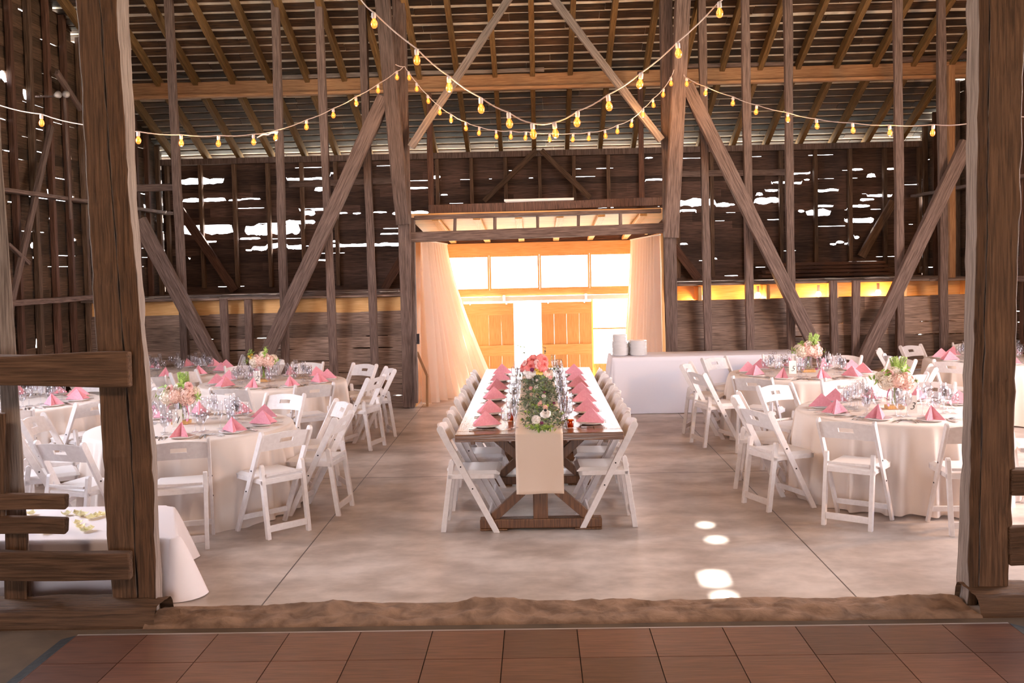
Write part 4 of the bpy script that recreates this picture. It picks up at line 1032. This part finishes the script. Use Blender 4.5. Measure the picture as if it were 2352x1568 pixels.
# ============================================================ LONG FARM TABLE
YT0, YT1, WT, HF = 7.15, 11.75, .61, .76
ft = empty('farm_table', (0, (YT0+YT1)/2, 0)); tag(ft, 'long dark-stained wooden farm table with trestle legs', 'table')
LT = (YT1-YT0)/2
q = MB()
for i in range(6):
    x = -WT+i*WT/3
    q.box((x+.001, -LT+.14, HF-.055), (x+WT/3-.001, LT-.14, HF))
q.cur = 1; q.box((-WT, -LT, HF-.055), (WT, -LT+.138, HF)); q.box((-WT, LT-.138, HF-.055), (WT, LT, HF))
q.obj('table_top', [m_farm, m_farmX], ft, bevel=.004)
q = MB()
for x in (-WT+.10, WT-.13): q.box((x, -LT+.2, HF-.11), (x+.03, LT-.2, HF-.056))
q.obj('apron', m_farm, ft, bevel=.003)
for y in (-LT+.25, -LT+1.75, LT-1.75, LT-.25):
    tr_ = MB(); tr_.box((-.455, y-.05, .015), (.455, y+.05, .085)); tr_.box((-.455, y-.055, 0), (-.25, y+.055, .015)); tr_.box((.25, y-.055, 0), (.455, y+.055, .015))
    o = tr_.obj('trestle_foot', m_farmZ, ft, bevel=.012)
    tr_ = MB(); tr_.box((-.055, y-.045, .085), (.055, y+.045, HF-.056)); tr_.obj('leg', m_farmZ, ft, bevel=.004)
    for s in (-1, 1):
        for (p, c) in (((s*.36, y, .085), (s*.05, y, .36)), ((s*.33, y, HF-.056), (s*.05, y, .45))):
            M, L = frame(p, c, (0, 1, 0)); g = MB(); g.box((-.033, -.03, -.02), (.033, .03, L), M); g.obj('brace', m_farmZ, ft, bevel=.003)
q = MB(); q.box((-.04, -LT+.2, .36), (.04, LT-.2, .44)); q.obj('stretcher', m_farm, ft, bevel=.004)
# runner
q = MB(); rw_ = .172; zt = HF+.0025; xc = .0
pts = []
for k in range(40): pts.append((YT0+ (YT1-.25-YT0)*(1-k/39), zt))
for k in range(1, 6): a = k/5*PI/2; pts.append((YT0-.012*math.sin(a)-.0, zt-.012*(1-math.cos(a))))
for k in range(1, 18): pts.append((YT0-.013-.006*math.sin(k*.35), zt-.012-k*.0252))
def rf(u, v):
    i = min(len(pts)-1, int(round(v*(len(pts)-1)))); y, z = pts[i]; hang = max(0, (HF-.02-z))
    return (-rw_+2*rw_*u + .0, y - hang*.05*math.sin(PI*2*u+.5)*.6 - .004*hang, z + (.002*math.sin(9*u+5*v) if hang == 0 else 0)*0)
q.grid(rf, 16, len(pts)-1); rn = q.obj('table_runner', m_cloth3, smooth=True, thick=.0015, solid_off=1); tag(rn, 'cream linen runner hanging over the near end of the long table', 'runner')
# settings and chairs along both sides
lefty = [978, 949, 917, 896, 874, 859]; righty = [970.5, 945.6, 922, 904, 887.6, 872.7, 857.8]
def side_of(s, ylist, px, name):
    for k, py in enumerate(ylist):
        yy = atZ(px, py, .78).y+.06
        pos = "long table's %s side, %s from near end" % (name, ORD[k])
        setting(s*.40, yy, HF+.002, PI if s > 0 else 0, 'on the '+pos, 'on the long table', farm=True)
        place_chair(s*(.515+rs.uniform(-.015, .015)), yy+.04, (PI if s > 0 else 0)+rs.uniform(-.03, .03), 'white folding chair at the '+pos, 'white folding chairs along the long table')
side_of(-1, lefty, 1095, 'left'); side_of(1, righty, 1354, 'right')
# garland
def garland():
    t = empty('greenery_garland', (0, YT0+.06, HF+.003)); tag(t, 'eucalyptus and white flower garland along the long table', 'garland')
    rnd = random.Random(4); q = MB(); q2 = MB(); Lg = 3.1
    for i in range(4200):
        v = rnd.random()**.9*Lg; wob = .03*math.sin(v*4)+.015; g = rnd.gauss(0, .068); x = wob+max(-.175, min(.175, g)); h = .135*math.exp(-(g/.095)**2)*rnd.random()+.008
        if v < .12: h *= .6
        a = rnd.random()*2*PI; d = Vector((math.cos(a), math.sin(a)*.9, rnd.uniform(-.3, 1.3))); 
        L = rnd.uniform(.022, .045); leaf(q if rnd.random() < .86 else q2, Vector((x, v, h+.012)), d, Vector((0, 0, 1)), L, L*rnd.uniform(.35, .7), .15)
    for i in range(160):       # tip spilling towards the near edge
        x = rnd.gauss(.02, .035); v = -rnd.random()*.07; leaf(q2 if rnd.random() < .8 else q, Vector((x, v, .03+rnd.random()*.03-max(0, -v-.05)*.5)), Vector((rnd.gauss(0, .6), -1, rnd.uniform(-.7, .3))), Vector((0, 0, 1)), .035, .014)
    for i in range(14):
        x0 = rnd.gauss(0, .05); v = rnd.random()*Lg; q.tube([(x0, v, .04), (x0+rnd.gauss(0, .04), v+.07, .09), (x0+rnd.gauss(0, .08), v+.16, .07)], .0018, 4)
    q.obj('eucalyptus_leaves', m_leaf, t); q2.obj('fresh_leaves', m_leafg, t)
    for i, (x, y, z, r, m, kind) in enumerate([(-.02, .015, .085, .036, m_whitef, 1), (.05, .06, .125, .038, m_whitef, 0), (.02, .0, .06, .016, m_pur, 1)] + [(rnd.gauss(.02, .06), .2+i*.155, .11+rnd.random()*.04, rnd.uniform(.012, .022), (m_whitef, m_rose, m_hydp, m_pur)[i % 4] if i % 5 else m_hydp, 1) for i in range(17)]):
        put_flower(peony(r, rnd, 3, 6) if kind == 0 else ball_blossom(r), 'white_anemone' if kind == 0 else 'small_blossom', m, t, (x, y, z), (rnd.gauss(0, .3), -.7, .8))
    q = MB(); q.lathe([(0, .0), (.011, .001), (.011, .006), (0, .009)], 10, Matrix.Translation((.05, .045, .147)) @ Matrix.Rotation(.7, 4, 'X')); q.obj('flower_eye', m_ink, t)
garland()
# tall bouquet
bp_ = atZ(1229, 897, HF)
def bouquet():
    t = empty('peony_bouquet', (bp_.x+.01, bp_.y, HF+.004)); tag(t, 'coral peony bouquet in a clear glass vase on the long table', 'bouquet')
    rnd = random.Random(9); s = F/bp_.y
    lathe_obj('glass_vase', [(0, .003), (.05, .003), (.052, .01), (.047, .10), (.052, .165), (.050, .165), (.045, .10), (.048, .012), (0, .008)], m_glass, t, 24)
    q = MB(); q.lathe([(0, .02), (.028, .02), (.032, .09), (.034, .16), (0, .16)], 14); q.obj('stem_wrap', m_cloth3, t, smooth=True)
    fl = [(-.03, -.05, .30, .062, m_coral, 'peony'), (.075, -.05, .30, .070, m_coral, 'peony'), (-.045, -.085, .245, .060, m_coral, 'peony'), (.065, -.09, .255, .062, m_coral, 'peony'), (-.12, -.02, .24, .055, m_coral, 'peony'), (.0, .02, .32, .05, m_rose, 'peony'),
          (-.085, -.07, .205, .05, m_whitef, 'rose'), (.105, -.055, .19, .058, m_hydp, 'rose'), (.03, -.105, .19, .042, m_yel, 'rose'), (-.03, -.11, .19, .04, m_whitef, 'rose'), (.015, -.1, .285, .028, m_rose, 'rose'), (.02, -.115, .245, .026, m_rose, 'rose'), (-.105, -.05, .275, .03, m_rose, 'rose'), (-.06, -.1, .165, .04, m_whitef, 'rose')]
    for (x, y, z, r, m, nm) in fl: put_flower(peony(r, rnd), nm, m, t, (x*1.05, y, z), (x*2.2, y*2-.06, .12))
    for (x, y, z, r, m) in ((-.035, -.125, .215, .022, m_pur), (.0, -.125, .215, .013, m_yel), (.02, -.13, .205, .012, m_yel)): put_flower(ball_blossom(r), 'small_blossom', m, t, (x, y, z), (0, -1, .2))
    foliage('leaf_sprigs', m_leaf, t, [((-.11, -.04, .17), (-1, -.2, -.3)), ((.13, -.03, .2), (1, -.2, .1)), ((-.08, 0, .32), (-.5, 0, 1)), ((.08, 0, .34), (.4, 0, 1)), ((0, -.08, .15), (.2, -1, -.3)), ((.05, -.07, .15), (.5, -1, -.3)), ((-.1, 0, .27), (-1, 0, .4))], 3, .05, 9)
    q = MB()
    q.tube([(-.02, 0, .34), (-.05, 0, .40), (-.10, -.01, .415), (-.11, 0, .38), (-.13, 0, .39), (-.135, 0, .42), (-.16, 0, .43)], .0022, 5); q.tube([(.10, -.03, .27), (.15, -.03, .30), (.165, -.04, .335)], .0022, 5); q.tube([(.12, -.05, .24), (.17, -.06, .23), (.20, -.06, .17)], .0022, 5); q.tube([(0, 0, .34), (.03, 0, .39), (-.03, 0, .41)], .0022, 5)
    for p in ((-.10, -.01, .415), (-.135, 0, .42), (-.16, 0, .43)): leaf(q, Vector(p), Vector((-.5, 0, .6)), Vector((0, -1, 0)), .022, .012)
    q.obj('curling_tendrils', m_leafg, t)
bouquet()
# votives, amber votive, tall bottle-like flutes at the far end
for i, (x, dy, col) in enumerate(((.235, .22, 0), (-.22, .6, 1), (.235, 1.55, 1))):
    t = empty('votive_candle', (x, YT0+dy, HF+.002)); tag(t, ('small amber glass votive near the right front of the long table', 'small amber glass votive on the left of the long table runner', 'small amber glass votive on the right middle of the long table')[i], 'candle')
    lathe_obj('votive_glass', [(0, .002), (.022, .002), (.027, .06), (.025, .06), (.021, .006), (0, .006)], glass('amber glass %d' % i, (.9, .45, .2), 1.5), t, 12); lathe_obj('wax', [(0, .007), (.02, .007), (.022, .03), (0, .03)], m_hydp, t, 12)
# ============================================================ BUFFET AND LOW TABLE
def drape(name, poly, h, mat, flare, amp, nf, seed, rows=14, round_=.0, cornerflare=.05):
    q = MB(); per = []; rnd = random.Random(seed); ph = rnd.random()*6; P = [Vector(p) for p in poly]; n = len(P); step = .03
    ce = sum(P, Vector((0, 0)))/n
    for k in range(n):
        a, c_ = P[k], P[(k+1) % n]; d_ = (c_-a).normalized(); n0 = Vector((d_.y, -d_.x)); d2 = (P[(k+2) % n]-c_).normalized(); n1 = Vector((d2.y, -d2.x)); L = (c_-a).length
        m = max(1, int((L-2*round_)/step))
        for i in range(m+1): per.append((a+d_*(round_+(L-2*round_)*i/m), n0))
        for i in range(1, 10):
            nn = (n0*(1-i/10)+n1*(i/10)).normalized()
            per.append((c_-d_*round_+d2*round_ - (n1*(round_)+n0*round_)*0 + (nn-n0-n1)*round_*0 if round_ == 0 else c_ - (n0+n1)*round_ + nn*round_, nn))
    N = len(per); rows_ = []
    for j in range(-1, rows+1):
        v = max(0, j/rows); row = []; sarc = 0; prev = per[0][0]
        for i, (p, n_) in enumerate(per):
            sarc += (p-prev).length + .012; prev = p
            cf = max(math.exp(-((p-c_).length/.16)**2) for c_ in P)
            f_ = math.sin(sarc*nf+ph+.8*math.sin(sarc*2.1)) + .5*math.sin(sarc*nf*2.3+ph*2)
            o_ = (0 if j < 0 else .005) + v*(flare + amp*f_*(.3+.7*cf)) + v**.8*cf*cornerflare
            z = h if j < 0 else h-.006-(h-.012)*v
            pp = p + n_*o_ - (n_*.012 if j < 0 else n_*0); row.append((pp.x, pp.y, z))
        rows_.append(row)
    for r in rows_: q.v += r
    for j in range(len(rows_)-1):
        for i in range(N): q.f.append((j*N+i, (j+1)*N+i, (j+1)*N+(i+1) % N, j*N+(i+1) % N)); q.mi.append(0)
    q.f.append(tuple(range(N))); q.mi.append(0)
    return q.obj(name, mat, smooth=True)
bt = empty('buffet_table', (2.22, 13.42, 0)); tag(bt, 'rectangular folding table under the white buffet cloth', 'table')
q = MB(); q.box((-1.22, -.32, .70), (1.22, .32, .735)); q.obj('table_top', m_old, bt)
for x in (-1, 1):
    for y in (-.25, .25): q = MB(); q.tube([(x, y, .70), (x, y, 0)], .015, 8); q.obj('leg', m_bolt, bt)
bc = drape('tablecloth', [(-1.24, -.35), (1.24, -.35), (1.24, .35), (-1.24, .35)], .745, m_cloth2, .04, .014, 5, 3, round_=.015, cornerflare=.07); bc.location = (2.22, 13.40, 0); tag(bc, 'white floor-length cloth on the rectangular buffet table by the doorway', 'tablecloth')
mp_b, mp_s = make_plate(.118), make_plate(.098)
for (sx_, sy_, n, me, z0_, lab) in ((1.10, 13.28, 21, mp_b, .747, 'large white plate in the left stack on the buffet'), (1.10, 13.28, 10, mp_s, .747+21*.0088, 'small white plate on top of the left buffet stack'),
                            (1.345, 13.27, 22, mp_b, .747, 'large white plate in the right stack on the buffet'), (1.24, 13.52, 20, mp_b, .747, 'large white plate in the rear stack on the buffet')):
    for k in range(n):
        single('dinner_plate', me, sx_+rs.uniform(-.003, .003), sy_+rs.uniform(-.003, .003), z0_+k*.0088, 0, '%s, %s from its bottom' % (lab, ORD[k]), 'plate', 'plates stacked on the buffet table')
# low foreground table behind the partition
c0, c1 = atZ(398, 1172, .40), atZ(396, 1258, .40)
lt_h = .40
lt_h = .37
q = drape('tablecloth', [(-2.2, -.43), (.06, -.43), (-.27, .42), (-2.2, .42)], lt_h, m_clothp, .05, .03, 7, 11, round_=.05, cornerflare=.08); q.location = (-2.27, 6.36, 0); tag(q, 'soft white tablecloth on the low table behind the left partition', 'tablecloth')
ltb = empty('low_table', (-3.36, 6.33, 0)); tag(ltb, 'low rectangular table under the soft white cloth behind the left partition', 'table')
b = MB(); b.box((-1.08, -.40, .33), (.74, .40, .36)); b.obj('table_top', m_old, ltb)
for x in (-1, .7):
    for y in (-.35, .35): b = MB(); b.box((x-.02, y-.02, 0), (x+.02, y+.02, .33)); b.obj('leg', m_old, ltb)
rnd = random.Random(8)
for k, (px, py) in enumerate(((72, 1181), (153, 1182), (176, 1180), (188, 1184), (208, 1191), (222, 1187), (236, 1183), (178, 1203), (184, 1212), (196, 1220), (204, 1217), (102, 1224))):
    p = atZ(px, py, lt_h+.004); b = MB(); L = rnd.uniform(.03, .042)
    b.grid(lambda u, v: ((u-.5)*L*2*(.45+.55*math.sin(PI*min(1, .15+.8*v))), (v-.5)*L*1.7, .016*((u-.5)**2*4+(v-.5)**2*3)), 6, 6)
    o = b.obj('rose_petal', m_petal, smooth=True, thick=.001); o.location = p; o.rotation_euler = (0, 0, rnd.random()*6); tag(o, 'curled yellow rose petal on the low white table, %s from the left' % ORD[k], 'petal', 'yellow rose petals')
# ============================================================ CURTAINS
def curtain(name, top0, top1, bot0, bot1, z1, n, amp, label, seed, bulge):
    q = MB(); rnd = random.Random(seed); ph = rnd.random()*6
    a0, a1, c0, c1 = map(Vector, (top0, top1, bot0, bot1)); nu = n*10
    def f(u, v):
        w = v**1.4; p = a0.lerp(a1, u)*(1-w) + c0.lerp(c1, u)*w; t = ((a1-a0)*(1-w)+(c1-c0)*w).normalized(); nn = Vector((-t.y, t.x, 0))
        ff = math.sin(2*PI*n*u+ph+.8*math.sin(5*u)) + .35*math.sin(2*PI*n*1.9*u+1.3+v*2)
        p = p + nn*ff*amp*(.55+.9*v) + Vector((bulge*math.sin(PI*v)*u, 0, 0)); return (p.x, p.y, z1*(1-v)+.015*v)
    q.grid(f, nu, 26); o = q.obj('curtain', m_curt, smooth=True); tag(o, label, 'curtain', 'peach curtains of the porch'); return o
curtain('curtain', (-1.62, 14.22, 0), (-1.50, 16.6, 0), (-1.60, 14.3, 0), (-.80, 16.4, 0), 2.36, 10, .075, 'long peach curtain sweeping into the left of the doorway', 2, .02)
curtain('curtain', (1.76, 14.25, 0), (1.62, 16.7, 0), (1.80, 14.3, 0), (1.50, 16.5, 0), 2.36, 10, .07, 'long peach curtain hanging at the right of the doorway', 5, 0)
for s, x0, x1, nm in ((-1, -1.63, -1.49, 'left'), (1, 1.77, 1.61, 'right')):
    q = MB(); q.tube([(x0, 14.15, 2.37), (x1, 16.9, 2.37)], .012, 8); o = q.obj('curtain_rod', m_choc); tag(o, 'thin curtain rod above the %s porch curtain' % nm, 'rod')
q = MB(); q.box((-.02, -.03, -.07), (.02, .03, -.04)); q.box((-.02, .0, -.07), (.02, .03, .07)); o = q.obj('metal_hook', m_bolt); o.location = atY(960, 778, YP-.3); tag(o, 'black metal hook on the left doorway post', 'hook')
q = MB(); A, B = atY(958, 808, YP+.1), atY(981, 862, YP+.1); C_ = atY(981, 920, YP+.1); C_.z = 0
q.bar(A, B, .035, .03); q.bar(B, C_, .035, .03); o = q.obj('bent_stick', m_beam); tag(o, 'thin slanting wooden prop at the foot of the left doorway curtain', 'prop')
# ============================================================ STRING LIGHTS
def bulb_meshes():
    a = MB(); a.lathe([(0, .0), (.014, -.002), (.0165, -.012), (.0165, -.042), (.013, -.046), (0, -.046)], 12)
    g = MB(); g.lathe([(.011, -.044), (.015, -.054), (.024, -.072), (.026, -.086), (.022, -.102), (.012, -.114), (0, -.117)], 14)
    f_ = MB(); f_.tube([(-.004, 0, -.052), (-.010, 0, -.078), (-.005, 0, -.095), (.0, 0, -.082), (.005, 0, -.095), (.010, 0, -.078), (.004, 0, -.052)], .0028, 6)
    return a.mesh('socket', m_sock, True), g.mesh('bulb', m_bulb, True), f_.mesh('filament', m_fil, True)
ms, mg, mf = bulb_meshes()
def string(pts, ends, dfun, label, power=17):
    """pts = bulb sockets (x, y of the cord) in image px projected to depth dfun(x)"""
    P0 = atY(pts[0][0], pts[0][1], dfun(pts[0][0])); t = empty('string_lights', P0); tag(t, label, 'string lights', 'strings of warm bulbs')
    allp = sorted(list(pts)+list(ends)); W3 = [atY(x, y, dfun(x)) for x, y in allp]
    path = []
    for i in range(len(W3)-1):
        for k in range(4):
            u = k/4; p = W3[i].lerp(W3[i+1], u); p.z -= .012*math.sin(PI*u); path.append(p-P0)
    path.append(W3[-1]-P0)
    q = MB(); q.tube(path, .0055, 6); q.obj('cord', m_cord, t, smooth=True)
    rr = random.Random(len(pts))
    for (x, y) in pts:
        p = atY(x, y, dfun(x))-P0
        b_ = bpy.data.objects.new('bulb', mg); s_ = bpy.data.objects.new('socket', ms); f_ = bpy.data.objects.new('filament', mf)
        for o in (b_, s_, f_): COL.objects.link(o)
        b_.parent = t; s_.parent = b_; f_.parent = b_; b_.location = p; b_.rotation_euler = (rr.uniform(-.1, .1), rr.uniform(-.12, .12), rr.random()*6)
    for k in (len(pts)//5, len(pts)//2, len(pts)*4//5):
        l = bpy.data.lights.new('bulb_light', 'POINT'); l.energy = power; l.color = (1, .50, .18); l.shadow_soft_size = .03
        lo = bpy.data.objects.new('bulb_light', l); COL.objects.link(lo); lo.parent = t; lo.location = atY(*pts[k], dfun(pts[k][0]))-P0 - Vector((0, 0, .14))
    return t
near = [(858, 28), (957, 112), (1031, 175), (1104, 224), (1168, 258), (1222, 283), (1273, 281), (1327, 255), (1396, 218), (1473, 167), (1556, 97), (1652, 4)]
string(near, [(826, -5), (790, -40), (1672, -18), (1700, -45)], lambda x: 7.3, 'large near string of warm bulbs swagged across the middle in a V')
far = [(938, 164), (957, 190), (982, 218), (1010, 244), (1036, 262), (1070, 280), (1101, 291), (1139, 299), (1173, 300), (1208, 302), (1262, 306), (1317, 306), (1353, 303), (1389, 298), (1418, 287), (1451, 273), (1477, 249), (1499, 227), (1524, 203), (1541, 177)]
string(far, [(908, 148), (930, 153), (1548, 160)], lambda x: 13.05, 'smaller far string of warm bulbs between the two doorway posts')
inv = lambda x, xa, ya, xb, yb_: 1/((1/ya)+(1/yb_-1/ya)*(x-xa)/(xb-xa))
right = [(1577, 178), (1622, 199), (1684, 222), (1738, 241), (1809, 258), (1875, 273), (1958, 282), (2043, 287), (2144, 286)]
string(right, [(1571, 172), (2222, 284), (2345, 268), (2400, 260)], lambda x: inv(x, 1571, 13.0, 2222, 9.8), 'string of warm bulbs running from the right doorway post to the right')
left = [(95, 262), (317, 302), (416, 309), (502, 311), (582, 308), (635, 299), (704, 275), (765, 249), (817, 222), (868, 193), (911, 163)]
string(left, [(-60, 228), (0, 242), (190, 286), (925, 155)], lambda x: inv(x, 925, 13.0, 317, 9.3) if x > 317 else 9.3, 'string of warm bulbs running from the left doorway post to the left')
q = MB(); q.tube([(0, 0, 0), (.12, 0, .06), (.22, 0, .05), (.30, 0, .09), (.42, 0, .10)], [.012, .02, .016, .02, .008], 7); o = q.obj('plastic_wrap', m_plate, smooth=True); o.location = atY(590, 316, 10.6); o.scale = (.55, .55, .55); tag(o, 'crumpled clear wrap hanging on the left light string', 'wrap')
# bulbs under the right loft
for k, (x, y) in enumerate(((1608, 683), (1741, 677), (1880, 675), (2017, 671))):
    p = atY(x, y, YP+.30); t = empty('loft_bulb', p); tag(t, 'round warm bulb glowing under the right loft, %s from the left' % ORD[k], 'bulb', 'bulbs under the right loft')
    q = MB(); q.lathe([(0, .045), (.03, .035), (.045, 0), (.03, -.035), (0, -.045)], 16); q.obj('bulb', m_warm, t, smooth=True)
    q = MB(); q.lathe([(0, .13), (.02, .13), (.02, .04), (0, .04)], 10); q.obj('socket', m_sock, t)
    l = bpy.data.lights.new('loft_bulb_light', 'POINT'); l.energy = 24; l.color = (1, .50, .16); l.shadow_soft_size = .05
    lo = bpy.data.objects.new('loft_bulb_light', l); COL.objects.link(lo); lo.parent = t; lo.location = (0, 0, -.08)

# lamp added out of view, for warm light on the near right table
t = empty('added_wall_lamp', (XR-.12, 7.6, 2.5)); tag(t, 'round warm lamp added out of view on the right barn wall, lighting the near right tables', 'lamp')
q = MB(); q.lathe([(0, .06), (.04, .05), (.06, 0), (.04, -.05), (0, -.06)], 16); q.obj('bulb', m_warm, t, smooth=True)
q = MB(); q.box((.05, -.05, -.05), (.1, .05, .05)); q.obj('bracket', m_bolt, t)
l = bpy.data.lights.new('added_wall_lamp_light', 'POINT'); l.energy = 480; l.color = (1, .52, .2); l.shadow_soft_size = .06
lo = bpy.data.objects.new('added_wall_lamp_light', l); COL.objects.link(lo); lo.parent = t; lo.location = (-.15, 0, 0)
